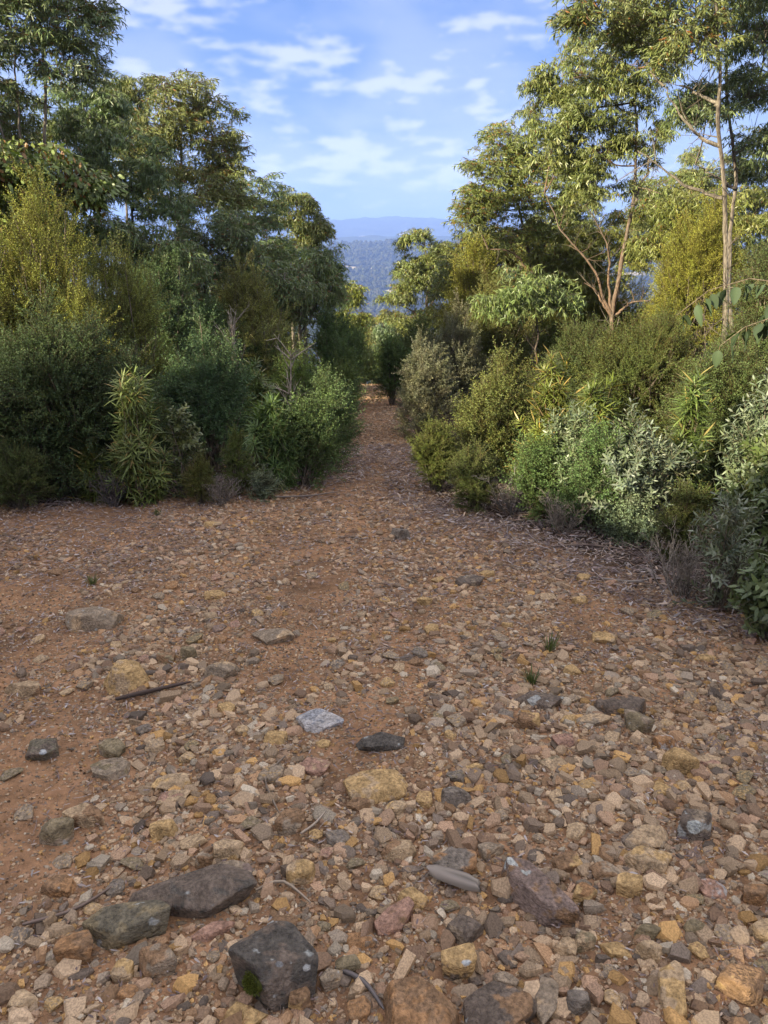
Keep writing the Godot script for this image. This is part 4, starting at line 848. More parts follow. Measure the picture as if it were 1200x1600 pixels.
func sprig(kind: String) -> ArrayMesh:
	# a leafy shoot at true size: hanging ones grow along +x and droop, the others grow along +y
	var b := Buf.new()
	var wood := Color(0.10, 0.075, 0.05)
	match kind:
		"gum", "broad":
			var broad := kind == "broad"
			for arm in 3:
				var yaw := (arm - 1) * 0.75 + rv(-0.2, 0.2)
				var out := Vector3(cos(yaw), 0.0, sin(yaw))
				var reach := rv(0.22, 0.36)
				var p1 := out * reach * 0.5 + Vector3.UP * rv(0.02, 0.07)
				var p2 := out * reach + Vector3.UP * rv(-0.10, 0.0)
				tube(b, [Vector3.ZERO, p1, p2], [0.0035, 0.0025, 0.001], 3, wood)
				for k in (7 if broad else 15):
					var t := rv(0.15, 1.0)
					var p := (p1 * (t * 2.0)) if t < 0.5 else p1.lerp(p2, t * 2.0 - 1.0)
					var d := (out * rv(-0.1, 0.7) + Vector3.DOWN * rv(0.1, 1.0) + jit(0.6)).normalized()
					var c := Color(0.135, 0.168, 0.082).lerp(Color(0.18, 0.205, 0.08), rng.randf())
					if rng.randf() < 0.05: c = Color(0.22, 0.10, 0.04)
					leaf4(b, p, d, jit(1.0), rv(0.06, 0.105) * (1.2 if broad else 1.0), rv(0.011, 0.017) * (3.0 if broad else 1.0), rv(-0.2, 0.35), shade(c, rv(0.75, 1.3)))
		"fine", "heath", "feather", "silver":
			var tall: float = {"fine": 0.30, "heath": 0.15, "feather": 0.34, "silver": 0.22}[kind]
			var base: Color = {"fine": Color(0.118, 0.155, 0.064), "heath": Color(0.12, 0.145, 0.052), "feather": Color(0.255, 0.275, 0.08), "silver": Color(0.18, 0.19, 0.125)}[kind]
			var ll: float = {"fine": 0.020, "heath": 0.010, "feather": 0.016, "silver": 0.020}[kind]
			var arms := 6 if kind != "silver" else 5
			for arm in arms:
				var t0: float = arm / float(arms) * 0.75
				var lean := Vector3.ZERO if arm == 0 else Vector3(rv(-1, 1), 0, rv(-1, 1)).normalized() * rv(0.35, 0.75)
				var start := Vector3(0, tall * t0 * 0.8, 0)
				var top := start + (Vector3.UP + lean).normalized() * tall * rv(0.38, 0.6) if arm else Vector3(rv(-0.03, 0.03), tall, rv(-0.03, 0.03))
				tube(b, [start, top], [0.0022, 0.0008], 3, wood)
				var count := 17 if arm else 26
				for k in count:
					var t := (k + 0.5) / count
					var p := start.lerp(top, t)
					var g := k * 2.4
					var ax := (top - start).normalized()
					var s := ax.cross(Vector3(0.3, 0.2, 0.9)).normalized()
					var d := (ax * rv(0.4, 0.9) + s * cos(g) + s.cross(ax) * sin(g)).normalized()
					leaf2(b, p, d, jit(1.0), ll * rv(0.7, 1.3), ll * (0.40 if kind == "feather" else (0.42 if kind != "silver" else 0.38)), shade(base, rv(0.7, 1.3)))
		"box":
			# flat tiers of tiny leaves
			for arm in 7:
				var yaw := rv(-1.2, 1.2)
				var start := Vector3(0, arm * 0.018, 0)
				var top := start + Vector3(sin(yaw) * 0.16, 0.16, cos(yaw) * 0.03) * rv(0.7, 1.2)
				tube(b, [start, top], [0.002, 0.0008], 3, wood)
				for k in 20:
					var p := start.lerp(top, (k + 1.0) / 20.0) + jit(0.006)
					leaf2(b, p, Vector3(rv(-1, 1), rv(-0.1, 0.5), rv(-0.5, 0.5)).normalized(), jit(1.0), rv(0.011, 0.017), 0.0075, shade(Color(0.088, 0.118, 0.05), rv(0.65, 1.4)))
		"strap":
			for k in 26:
				var g := k * 2.4
				var lift := 1.3 - k * 0.055
				var d := Vector3(cos(g), lift + rv(-0.1, 0.1), sin(g)).normalized()
				leaf4(b, Vector3(0, 0.07 - k * 0.004, 0), d, Vector3(-sin(g), 0, cos(g)), rv(0.10, 0.16), rv(0.008, 0.012), rv(0.15, 0.7), shade(Color(0.135, 0.165, 0.062) if rng.randf() > 0.1 else Color(0.24, 0.18, 0.08), rv(0.7, 1.35)))
			tube(b, [Vector3(0, -0.12, 0), Vector3(0, 0.06, 0)], [0.006, 0.004], 4, wood)
		"olive", "round":
			var wide := kind == "round"
			var stem := [Vector3.ZERO, Vector3(rv(-0.02, 0.02), 0.10, rv(-0.02, 0.02)), Vector3(rv(-0.04, 0.04), 0.21, rv(-0.04, 0.04))]
			tube(b, stem, [0.003, 0.0022, 0.001], 3, Color(0.16, 0.14, 0.10))
			for k in 20:
				var t := (k + 2.0) / 22.0
				var p: Vector3 = (stem[0] as Vector3).lerp(stem[1], t * 2.0) if t < 0.5 else (stem[1] as Vector3).lerp(stem[2], t * 2.0 - 1.0)
				var g := k * 2.4
				var d := Vector3(cos(g), rv(0.55, 1.1), sin(g)).normalized()
				var c := Color(0.105, 0.125, 0.06) if wide else (Color(0.14, 0.17, 0.11) if rng.randf() < 0.8 else Color(0.21, 0.235, 0.185))
				leaf4(b, p, d, Vector3(-sin(g), rv(-0.3, 0.3), cos(g)), rv(0.045, 0.065), 0.018 if wide else 0.011, rv(0.0, 0.4), shade(c, rv(0.75, 1.3)))
	return b.mesh()

func along(pts: Array, t: float) -> Vector3:
	var f := t * (pts.size() - 1)
	var k := mini(int(f), pts.size() - 2)
	return (pts[k] as Vector3).lerp(pts[k + 1], f - k)

func smooth_path(pts: Array, steps: int) -> Array:
	var cv := Curve3D.new()
	for k in pts.size():
		var d: Vector3 = ((pts[mini(k + 1, pts.size() - 1)] as Vector3) - pts[maxi(k - 1, 0)]) / 6.0
		cv.add_point(pts[k], -d, d)
	var out: Array = []
	var whole := cv.get_baked_length()
	for k in steps + 1:
		out.append(cv.sample_baked(whole * k / steps, true))
	return out

func leafy(parent: Node, kind: String, spots: Array, tint: Array, hanging: bool, size: float) -> void:
	# spots: [place, outward direction]
	var put: Array = []
	for s in spots:
		var t: Basis
		var k := size * rv(0.75, 1.25)
		if hanging:
			t = Basis(Vector3.UP, atan2(-s[1].z, s[1].x) + rv(-0.6, 0.6)) * Basis.from_euler(Vector3(rv(-0.3, 0.3), 0, rv(-0.45, 0.35)))
		else:
			var y: Vector3 = (s[1] + jit(0.45)).normalized()
			var x := y.cross(jit(1.0)).normalized()
			t = Basis(x, y, x.cross(y))
		var tone := rv(0.72, 1.22)
		put.append([Transform3D(t.scaled(Vector3(k, k, k)), s[0]), Color(tint[0] * tone * rv(0.94, 1.08), tint[1] * tone, tint[2] * tone * rv(0.85, 1.1))])
	var list: Array = sprigs[kind]
	var o := scatter(parent, "crown", list[rng.randi_range(0, list.size() - 1)], mats.leaf_gloss if kind in ["gum", "broad", "olive", "round", "strap"] else mats.leaf_matte, put)
	o.set_meta("kind", "stuff")

func build_tree(d: Dictionary) -> Node3D:
	var at := Vector3(d.at[0], ground(d.at[0], d.at[1]), d.at[1])
	var root := thing("gum_tree", at, d.label, "tree", d.group if d.group else "gum trees along the track")
	var bark: Array = {"smooth": [Color(0.30, 0.26, 0.20), Color(0.155, 0.125, 0.095)], "rough": [Color(0.14, 0.11, 0.085), Color(0.08, 0.065, 0.05)], "orange": [Color(0.25, 0.165, 0.11), Color(0.20, 0.17, 0.135)], "pale": [Color(0.42, 0.36, 0.28), Color(0.22, 0.17, 0.12)]}[d.bark]
	var paths: Array = []
	var first := true
	for t in d.trunks + d.limbs:
		var pts: Array = []
		var z := 0.0
		for p in t:
			pts.append(Vector3(p[0] + (rv(-0.03, 0.03) if not first or p[1] > 0.3 else 0.0), p[1], z))
			z += rv(-0.10, 0.10)
		if not first:
			var near: Vector3 = pts[0]
			var want: Vector3 = pts[0]
			var best := 9.0
			for q in 40:
				var e := along(paths[0], q / 39.0)
				if absf(e.y - want.y) + absf(e.x - want.x) < best:
					best = absf(e.y - want.y) + absf(e.x - want.x)
					near = e
			pts[0] = near
		var path := smooth_path(pts, 36)
		var drift := rv(0.0, 900.0)
		for k in range(2, 37):
			path[k] += Vector3(noise.get_noise_2d(k * 9.0 + drift, 1.0), 0, noise.get_noise_2d(k * 9.0 + drift, 90.0)) * 0.07
		var r0: float = d.rad if first else d.rad * 0.5
		var radii: Array = []
		for k in 37: radii.append(lerpf(r0, r0 * 0.22, pow(k / 36.0, 0.8)) * (1.0 + 0.35 * exp(-k * 0.5) if first else 1.0) * rv(0.94, 1.06))
		var b := Buf.new()
		tube(b, path, radii, 11, bark[0], bark[1], 0.3)
		# broken stubs and dead side twigs
		for k in 7:
			var from := along(path, rv(0.15, 0.85))
			var way := (jit(1.0) + Vector3(0, 0.5, 0)).normalized()
			var far := rv(0.1, 0.55)
			var bend := from + way * far * 0.5 + jit(0.04)
			tube(b, [from, bend, from + way * far + Vector3(0, rv(-0.05, 0.15), 0)], [r0 * 0.22, r0 * 0.15, r0 * 0.05], 4, bark[1], bark[0])
			for e in 3:
				tube(b, [bend, bend + (way + jit(0.8)).normalized() * rv(0.08, 0.3)], [r0 * 0.1, 0.002], 3, bark[1])
		part(root, "trunk" if first else "limb", b.mesh(), mats.bark)
		paths.append(path)
		first = false
	# a limb to each leaf mass, then twigs to each clump of leaves
	var spots: Array = []
	for l in d.lobes:
		var c := Vector3(l[0], l[1], l[2])
		var trim := clampf(absf(d.at[1]) * 0.0055, 0.05, 0.13)
		var r := Vector3(maxf(l[3] - trim, l[3] * 0.6), maxf(l[4] - trim, l[4] * 0.6), maxf(l[5] - trim, l[5] * 0.6))
		var from := Vector3.ZERO
		var best := 1e9
		for p in paths.slice(0, d.trunks.size() + d.limbs.size()):
			for q in 30:
				var e := along(p, q / 29.0)
				var far := (e - c).length() + maxf(0.0, e.y - c.y + r.y * 0.3) * 2.5
				if far < best:
					best = far
					from = e
		var b := Buf.new()
		var mid := from.lerp(c, 0.5) + Vector3(0, -0.08 * best, 0) + jit(0.06 * best)
		var limb := smooth_path([from, mid, c + Vector3(0, r.y * 0.2, 0)], 8)
		var lr: float = clampf(d.rad * 0.26, 0.007, 0.03)
		tube(b, limb, [lr, lr * 0.93, lr * 0.86, lr * 0.8, lr * 0.7, lr * 0.6, lr * 0.5, lr * 0.4, lr * 0.3], 5, bark[0], bark[1], 0.2)
		var clumps := int(clampf(d.dens * 9.0 * pow(l[3] * l[4] * l[5], 0.6) / pow(0.1, 0.6) + 6.0, 9, 64))
		for k in clumps:
			var g := jit(1.0)
			while g.length() > 1.0 or g.length() < 0.35: g = jit(1.0)
			g = g.normalized() * pow(g.length(), 0.45)
			if g.y < -0.55: g.y *= 0.6
			var q := c + g * r
			var start := along(limb, rv(0.35, 1.0))
			tube(b, [start, start.lerp(q, 0.55) + Vector3(0, 0.05, 0) + jit(0.05), q], [lr * 0.32, lr * 0.22, lr * 0.1], 3, bark[0])
			var spread := rv(0.12, 0.24) * clampf(pow(r.x, 0.5) * 1.35, 0.8, 2.2)
			for s in 7:
				spots.append([q + jit(spread) * Vector3(1, 0.75, 1), (g + jit(0.4)).normalized()])
		part(root, "limb", b.mesh(), mats.bark)
	var far_size := clampf(0.66 + absf(d.at[1]) * 0.018, 0.8, 1.8)
	leafy(root, d.leaf, spots, d.tint, true, far_size)
	return root

func build_bush(h: Array) -> void:
	var kind: String = h[0]
	var w: float = h[4]
	var tall: float = h[5]
	var shape: String = h[7]
	var at := Vector3(h[2], ground(h[2], h[3]), h[3])
	var names := {"fine": "tea_tree_bush", "heath": "heath_bush", "feather": "feathery_shrub", "box": "small_leaved_bush", "strap": "strap_leaf_plant", "silver": "silver_shrub", "olive": "narrow_leaf_bush", "round": "oblong_leaf_bush", "dead": "dead_shrub", "bleached": "dead_sapling"}
	var root := thing(names[kind], at, h[1], "shrub" if kind != "bleached" else "sapling", "bushes of the thicket" if kind != "dead" else "dead shrubs")
	if kind == "dead" or kind == "bleached":
		dead_wood(root, w, tall, h[6], kind == "bleached")
		return
	var spots: Array = []
	var b := Buf.new()
	var wood := Color(0.24, 0.195, 0.145)
	var lobes: Array = []
	var fat := maxf(w * 0.9, 0.06)
	match shape:
		"dome":
			lobes.append([Vector3(0, tall * 0.48, 0), Vector3(w * 0.85, tall * 0.46, fat * 0.85)])
			for k in 6:
				var g := rv(0, TAU)
				var y := rv(0.25, 0.82)
				lobes.append([Vector3(cos(g) * w * 0.55 * (1.15 - y), tall * y, sin(g) * fat * 0.5 * (1.15 - y)), Vector3(w * rv(0.35, 0.5), tall * rv(0.16, 0.24), fat * rv(0.35, 0.5))])
			for k in 7:
				var g := rv(0, TAU)
				var y := rv(0.55, 1.0)
				var o := sqrt(maxf(0.0, 1.0 - y * y)) * rv(0.5, 1.1)
				lobes.append([Vector3(cos(g) * w * o, tall * y, sin(g) * fat * o), Vector3(w * rv(0.10, 0.2), tall * rv(0.10, 0.20), fat * 0.16)])
		"column":
			for k in 5:
				var t := (k + 0.5) / 5.0
				lobes.append([Vector3(rv(-0.3, 0.3) * w * (1.0 - t), tall * (0.1 + 0.86 * t), rv(-0.3, 0.3) * fat), Vector3(w * lerpf(0.95, 0.4, t), tall * 0.16, fat * lerpf(0.9, 0.4, t))])
		"spire":
			for k in 9:
				var x := rv(-0.75, 0.75)
				var top := tall * (1.0 - 0.32 * absf(x)) * rv(0.78, 1.0) if k else tall
				if k == 0: x = 0.12
				lobes.append([Vector3(x * w, top * 0.55, rv(-0.5, 0.5) * fat), Vector3(w * rv(0.28, 0.4), top * 0.45, fat * 0.4)])
	var reach: float = {"fine": 0.22, "heath": 0.10, "feather": 0.24, "box": 0.15, "strap": 0.12, "silver": 0.16, "olive": 0.17, "round": 0.17}[kind]
	var per: float = {"fine": 62.0, "heath": 230.0, "feather": 62.0, "box": 130.0, "strap": 95.0, "silver": 110.0, "olive": 85.0, "round": 75.0}[kind]
	var far := clampf(absf(h[3]) / 11.0, 1.0, 1.9)
	for l in lobes:
		var r: Vector3 = l[1]
		var area := 4.0 * PI * pow((pow(r.x * r.y, 1.6) + pow(r.x * r.z, 1.6) + pow(r.y * r.z, 1.6)) / 3.0, 1.0 / 1.6)
		var count := int(clampf(area * per * h[8] / (far * far), 14, 700))
		var bend := jit(0.1)
		for k in count:
			var g := jit(1.0)
			while g.length() > 1.0 or g.length() < 0.2: g = jit(1.0)
			g = g.normalized() * pow(g.length(), 0.42)
			var wave := 1.0 + noise.get_noise_3d(g.x * 70.0 + h[2] * 90.0, g.y * 70.0, g.z * 70.0 + h[3] * 90.0) * 0.9
			var q: Vector3 = l[0] + g * r * wave
			if q.y < 0.03: continue
			var out: Vector3 = (g + Vector3(0, 0.75 if kind != "box" else 0.35, 0)).normalized()
			if kind == "strap": out = (g * 0.6 + Vector3(0, 1.0, 0)).normalized()
			spots.append([q - out * reach * 0.6 * minf(far, 1.3), out])
			if k % 8 == 0:
				var base := Vector3(rv(-0.15, 0.15) * w, -0.03, rv(-0.15, 0.15) * w)
				var s := 0.010 * clampf(tall, 0.4, 1.6)
				tube(b, [base, base.lerp(q, 0.5) + jit(0.06 * tall) + Vector3(0, 0.08 * tall, 0), q], [s, s * 0.6, s * 0.2], 4, shade(wood, rv(0.7, 1.3)))
	part(root, "stem", b.mesh(), mats.bark)
	leafy(root, kind, spots, h[6], false, far)

func dead_wood(root: Node3D, w: float, tall: float, tint: Array, stout: bool) -> void:
	var col := Color(0.40 * tint[0], 0.36 * tint[1], 0.315 * tint[2])
	if stout: col = Color(0.58, 0.49, 0.38)
	var stems := 22 if not stout else 1
	for k in stems:
		var b := Buf.new()
		var lean := Vector3(rv(-1, 1), 0, rv(-1, 1)) * w
		var base := Vector3(rv(-0.3, 0.3) * w, -0.02, rv(-0.3, 0.3) * w) if not stout else Vector3.ZERO
		var top := base + lean + Vector3(0, tall * rv(0.6, 1.05), 0)
		if stout: top = Vector3(0.02, tall, 0)
		var r := 0.0055 if not stout else 0.02
		var path := smooth_path([base, base.lerp(top, 0.35) + jit(0.12 * w), base.lerp(top, 0.7) + jit(0.18 * w), top], 7)
		tube(b, path, [r, r * 0.95, r * 0.85, r * 0.75, r * 0.65, r * 0.5, r * 0.4, r * 0.2], 5, col, shade(col, 0.6), 0.3)
		for t in (9 if not stout else 16):
			var from := along(path, rv(0.25, 0.95))
			var d := ((top - base).normalized() + jit(0.75)).normalized()
			var tip := from + d * tall * rv(0.15, 0.35)
			tube(b, [from, from.lerp(tip, 0.5) + jit(0.02), tip], [r * 0.5, r * 0.35, r * 0.12], 4, shade(col, rv(0.7, 1.15)))
			for e in 3:
				var f2 := from.lerp(tip, rv(0.3, 0.9))
				tube(b, [f2, f2 + (d + jit(0.9)).normalized() * tall * rv(0.06, 0.14)], [r * 0.25, r * 0.1], 3, shade(col, rv(0.7, 1.2)))
		part(root, "stem", b.mesh(), mats.bark)

# ------------------------------------------------------------------ materials
func blotch(size: int, seed_value: int, freq: float, low: float, high: float, grain: float) -> ImageTexture:
	var f := FastNoiseLite.new()
	f.seed = seed_value
	f.frequency = freq
	f.fractal_octaves = 5
	f.noise_type = FastNoiseLite.TYPE_SIMPLEX_SMOOTH
	var im := f.get_seamless_image(size, size)
	var bytes := im.get_data()
	var r := RandomNumberGenerator.new()
	r.seed = seed_value
	for k in bytes.size():
		bytes[k] = int(clampf((low + (high - low) * bytes[k] / 255.0 + r.randf_range(-grain, grain)) * 255.0, 0.0, 255.0))
	return ImageTexture.create_from_image(Image.create_from_data(size, size, false, Image.FORMAT_L8, bytes))

func mat(rough: float, tex: Texture2D = null, scale := 1.0, world := true, bump := 0.0, bump_tex: Texture2D = null) -> StandardMaterial3D:
	var m := StandardMaterial3D.new()
	m.vertex_color_use_as_albedo = true
	m.roughness = rough
	m.metallic_specular = 0.3
	if tex:
		m.albedo_texture = tex
		m.uv1_triplanar = true
		m.uv1_world_triplanar = world
		m.uv1_scale = Vector3.ONE * scale
	if bump > 0.0:
		m.heightmap_enabled = true
		m.heightmap_texture = bump_tex
		m.heightmap_scale = bump
		m.uv1_triplanar = true
		m.uv1_world_triplanar = world
		m.uv1_scale = Vector3.ONE * scale
	return m

func build_materials() -> void:
	var earth := blotch(1024, 3, 0.012, 0.72, 1.05, 0.12)
	var earth_bump := blotch(1024, 8, 0.03, 0.1, 0.9, 0.10)
	var rock := blotch(512, 5, 0.03, 0.62, 1.15, 0.11)
	var rock_bump := blotch(512, 6, 0.05, 0.0, 1.0, 0.05)
	mats.soil = mat(0.95, earth, 1.3, true, 0.9, earth_bump)
	mats.soil.metallic_specular = 0.12
	mats.rock = mat(0.82, rock, 4.0, true, 0.7, rock_bump)
	mats.pebble = mat(0.8, rock, 9.0, true)
	mats.litter = mat(0.85)
	mats.wood = mat(0.88)
	mats.hill = mat(1.0)
	mats.hill.metallic_specular = 0.0
	mats.far_leaf = mat(1.0)
	mats.far_leaf.metallic_specular = 0.0
	var streaks := blotch(512, 21, 0.02, 0.35, 1.25, 0.08)
	mats.bark = mat(0.88, streaks, 1.0, true, 0.6, streaks)
	mats.bark.uv1_scale = Vector3(6.0, 0.9, 6.0)
	mats.leaf_gloss = mat(0.42)
	mats.leaf_gloss.metallic_specular = 0.45
	mats.leaf_matte = mat(0.6)
	for m in [mats.leaf_gloss, mats.leaf_matte]:
		m.backlight_enabled = true
		m.backlight = Color(0.62, 0.66, 0.36)
		m.cull_mode = BaseMaterial3D.CULL_DISABLED

# ------------------------------------------------------------------ sky
func cloud_at(az: float, el: float) -> float:
	# broken streaky cloud, the same at every compass bearing
	var g := deg_to_rad(az)
	var p := Vector3(sin(g), 0, cos(g)) * 150.0 * (0.35 + 0.65 * cos(deg_to_rad(el)))
	var warp := noise.get_noise_3d(p.x * 1.6, el * 7.0, p.z * 1.6) * 10.0
	var streak := noise.get_noise_3d(p.x * 1.1, el * 7.5 + warp, p.z * 1.1)
	var wisp := fine_noise.get_noise_3d(p.x * 4.0 + warp, el * 26.0 + warp * 3.0, p.z * 4.0)
	return smoothstep(-0.42, 0.28, streak + wisp * 0.55)

func build_sky() -> Sky:
	var w := 3072
	var h := 1536
	var data := PackedFloat32Array()
	data.resize(w * h * 3)
	# the larger clouds: azimuth, height, half width, half height in degrees
	var puffs := [[1.6, 9.5, 5.5, 1.3], [-6.0, 10.8, 4.5, 1.1], [-15.0, 8.5, 8.0, 1.8], [8.0, 12.6, 3.6, 1.1], [8.2, 7.6, 3.2, 1.0], [-17.0, 13.2, 7.0, 1.3], [13.5, 10.5, 3.0, 1.0], [-2.0, 5.2, 9.0, 1.8], [7.0, 3.6, 8.0, 1.4], [-9.0, 4.0, 7.0, 1.4], [-11.5, 11.6, 2.4, 0.5]]
	for r in h:
		var el := 90.0 - (r + 0.5) / h * 180.0
		var t := clampf(el / 22.0, 0.0, 1.0)
		var sky := Color(0.31, 0.41, 0.51).lerp(Color(0.032, 0.095, 0.295), pow(t, 0.38))
		if el < 0.0: sky = Color(0.31, 0.41, 0.51).lerp(Color(0.22, 0.20, 0.16), clampf(-el / 8.0, 0.0, 1.0))
		var thick := 0.08 + 0.84 * smoothstep(13.0, 28.0, el)  # cover thickened above the view, added to brighten the shaded ground
		for q in w:
			var az := wrapf((q + 0.5) / w * 360.0, -180.0, 180.0)
			var c := sky
			if el > -1.0:
				var k := cloud_at(az, el) * thick
				if absf(az) < 34.0 and el < 20.0:
					for p in puffs:
						var e := Vector2((az - p[0]) / p[2], (el - p[1] - (az - p[0]) * 0.06) / p[3]).length()
						if e < 2.2:
							e += fine_noise.get_noise_2d(az * 26.0 + el * 30.0, el * 90.0 - az * 12.0) * 1.5 + noise.get_noise_2d(az * 14.0 + 70.0, el * 40.0) * 0.8
							k = maxf(k, (1.0 - smoothstep(-0.2, 1.4, e)) * 0.21)
				c = c.lerp(Color(1.16, 1.05, 0.94), clampf(k, 0.0, 1.0) * 0.85)
			var at := (r * w + q) * 3
			data[at] = c.r; data[at + 1] = c.g; data[at + 2] = c.b
	var im := Image.create_from_data(w, h, false, Image.FORMAT_RGBF, data.to_byte_array())
	var pm := PanoramaSkyMaterial.new()
	pm.panorama = ImageTexture.create_from_image(im)
	var s := Sky.new()
	s.sky_material = pm
	return s

# ------------------------------------------------------------------ the scene
func _ready() -> void:
	rng.seed = 20240
	noise.seed = 11
	noise.noise_type = FastNoiseLite.TYPE_SIMPLEX_SMOOTH
	noise.frequency = 0.01
	noise.fractal_octaves = 3
	fine_noise.seed = 12
	fine_noise.noise_type = FastNoiseLite.TYPE_SIMPLEX_SMOOTH
	fine_noise.frequency = 0.01
	fine_noise.fractal_octaves = 4

	var cam := Camera3D.new()
	cam.name = "camera"
	add_child(cam)
	cam.position = Vector3(0, 1.55, 0)
	cam.rotation_degrees = Vector3(-19.6, 0, 0)
	cam.fov = 67.0
	cam.far = 20000.0
	cam.current = true
	var env := Environment.new()
	env.background_mode = Environment.BG_SKY
	env.sky = build_sky()
	env.background_energy_multiplier = SKY_ENERGY
	env.tonemap_mode = Environment.TONE_MAPPER_LINEAR
	env.tonemap_exposure = EXPOSURE
	env.sdfgi_enabled = true
	env.ssao_enabled = true
	env.ssil_enabled = true
	env.fog_enabled = true
	env.fog_density = 0.00014
	env.fog_light_color = Color(0.58, 0.71, 1.0)
	var we := WorldEnvironment.new()
	we.name = "environment"
	we.environment = env
	add_child(we)
	var sun := DirectionalLight3D.new()
	sun.name = "sun"
	add_child(sun)
	sun.look_at_from_position(SUN_FROM, Vector3.ZERO)
	sun.light_energy = SUN_ENERGY
	sun.light_color = Color(1.0, 0.945, 0.82)
	sun.light_angular_distance = 0.5
	sun.shadow_enabled = true

	build_materials()
	build_ground()
	build_hills()
	make_sprigs()
	for d in TREES:
		build_tree(d)
	build_shade_trees()
	for h in BUSHES:
		build_bush(h)
	build_understory()
	build_stones()
	build_gravel()
	build_litter()
	build_small_things()

const SKY_ENERGY := 0.62
const EXPOSURE := 4.35
const SUN_ENERGY := 1.2
const SUN_FROM := Vector3(-0.78, 0.34, 0.55)

func build_shade_trees() -> void:
	# the belt of gums beside and behind the photographer that keeps the track in shade
	for p in [[-7.6, -1.6, 3.1], [-7.2, 0.2, 3.4], [-7.9, 1.9, 3.9], [-7.0, 3.5, 4.7], [-7.8, 5.2, 5.0], [-6.4, 6.8, 5.0], [-8.6, -3.6, 2.7], [-8.4, -6.0, 2.5], [-7.3, 2.7, 4.3], [-6.7, 1.1, 3.3], [-8.2, -9.2, 6.4], [-9.2, -13.2, 5.2], [-9.5, 0.8, 3.9], [-9.6, 3.2, 5.0]]:
		var hh: float = p[2]
		var lobes: Array = []
		for k in 12:
			var y := rv(0.12, 0.84)
			lobes.append([rv(-0.9, 0.9), hh * y, rv(-0.9, 0.9), rv(0.7, 0.95), rv(0.5, 0.65), rv(0.7, 0.95)])
		build_tree({"label": "leafy gum tree of the wood beside the clearing that shades the track", "at": [p[0], p[1]], "trunks": [[[0, -0.1], [rv(-0.2, 0.2), hh * 0.4], [rv(-0.3, 0.3), hh * 0.9]]], "limbs": [], "lobes": lobes, "leaf": "gum", "tint": [1.0, 1.05, 0.9], "bark": "smooth", "dens": 1.3, "rad": 0.08, "group": "gum trees shading the clearing"})

func build_understory() -> void:
	# bushes that close the thicket behind the front row
	var used := {}
	for k in 44:
		var s: float = -1.0 if k % 2 == 0 else 1.0
		var z := rv(-8.0, -27.0)
		var x := s * (1.5 + 0.05 * -z + rv(0.0, 1.0) * (2.2 + 0.32 * -z))
		if s > 0.0: x += 0.4
		var kind: String = ["fine", "fine", "box", "feather"][rng.randi_range(0, 3)]
		var tint := [rv(0.9, 1.1), rv(0.98, 1.04), rv(0.75, 1.0)]
		var near := TREES.duplicate()
		near.sort_custom(func(p, q): return Vector2(x - p.at[0], z - p.at[1]).length_squared() < Vector2(x - q.at[0], z - q.at[1]).length_squared())
		var look := "%s %s bush" % ["shady grey-green" if s < 0.0 else "sunny olive", {"fine": "fine-leaved", "box": "small-leaved", "feather": "feathery"}[kind]]
		var label := "%s deep in the thicket beside the %s" % [look, near[0].ref]
		for far in [1, 2, 3, 4, 5, 6, 7, 8]:
			if not used.has(label): break
			label = "%s between the %s and the %s" % [look, near[0].ref, near[far].ref]
		used[label] = true
		build_bush([kind, label, x, z, rv(0.7, 1.1), rv(1.3, 2.2) if s < 0.0 or z < -16.0 else rv(0.9, 1.3), tint, "dome", 0.9])

	# the thicket goes on along both sides of the clearing, past the picture; the last bushes are added to block sun
	for p in [[2.75, -3.0, 0.5, 1.1], [3.3, -3.8, 0.7, 1.5], [3.0, -2.2, 0.5, 1.0], [3.6, -2.9, 0.7, 1.5], [3.5, -1.4, 0.6, 1.3], [4.2, -2.2, 0.8, 1.7], [3.9, -4.8, 0.8, 1.8], [4.4, -3.6, 0.9, 2.0], [4.0, -0.6, 0.7, 1.5], [4.6, -6.0, 0.9, 2.0], [-4.2, -6.1, 0.6, 1.3], [-4.9, -5.6, 0.7, 1.5], [-5.4, -4.8, 0.7, 1.4], [-4.9, -6.9, 0.8, 1.9], [-5.8, -6.0, 0.8, 1.8], [-7.3, -3.2, 1.0, 2.6], [-7.1, -2.2, 1.0, 2.9], [-6.9, -1.1, 1.0, 2.9], [-6.5, 0.0, 0.9, 2.6], [-8.0, -2.6, 1.1, 3.1], [-8.0, -1.5, 1.1, 3.2]]:
		var kind: String = ["fine", "box", "olive", "heath"][rng.randi_range(0, 3)]
		build_bush([kind, "dense green bush of the thicket edge and added shade belt beside the clearing", p[0], p[1], p[2], p[3], [rv(0.9, 1.1), 1.0, rv(0.75, 1.0)], "dome", 0.9])

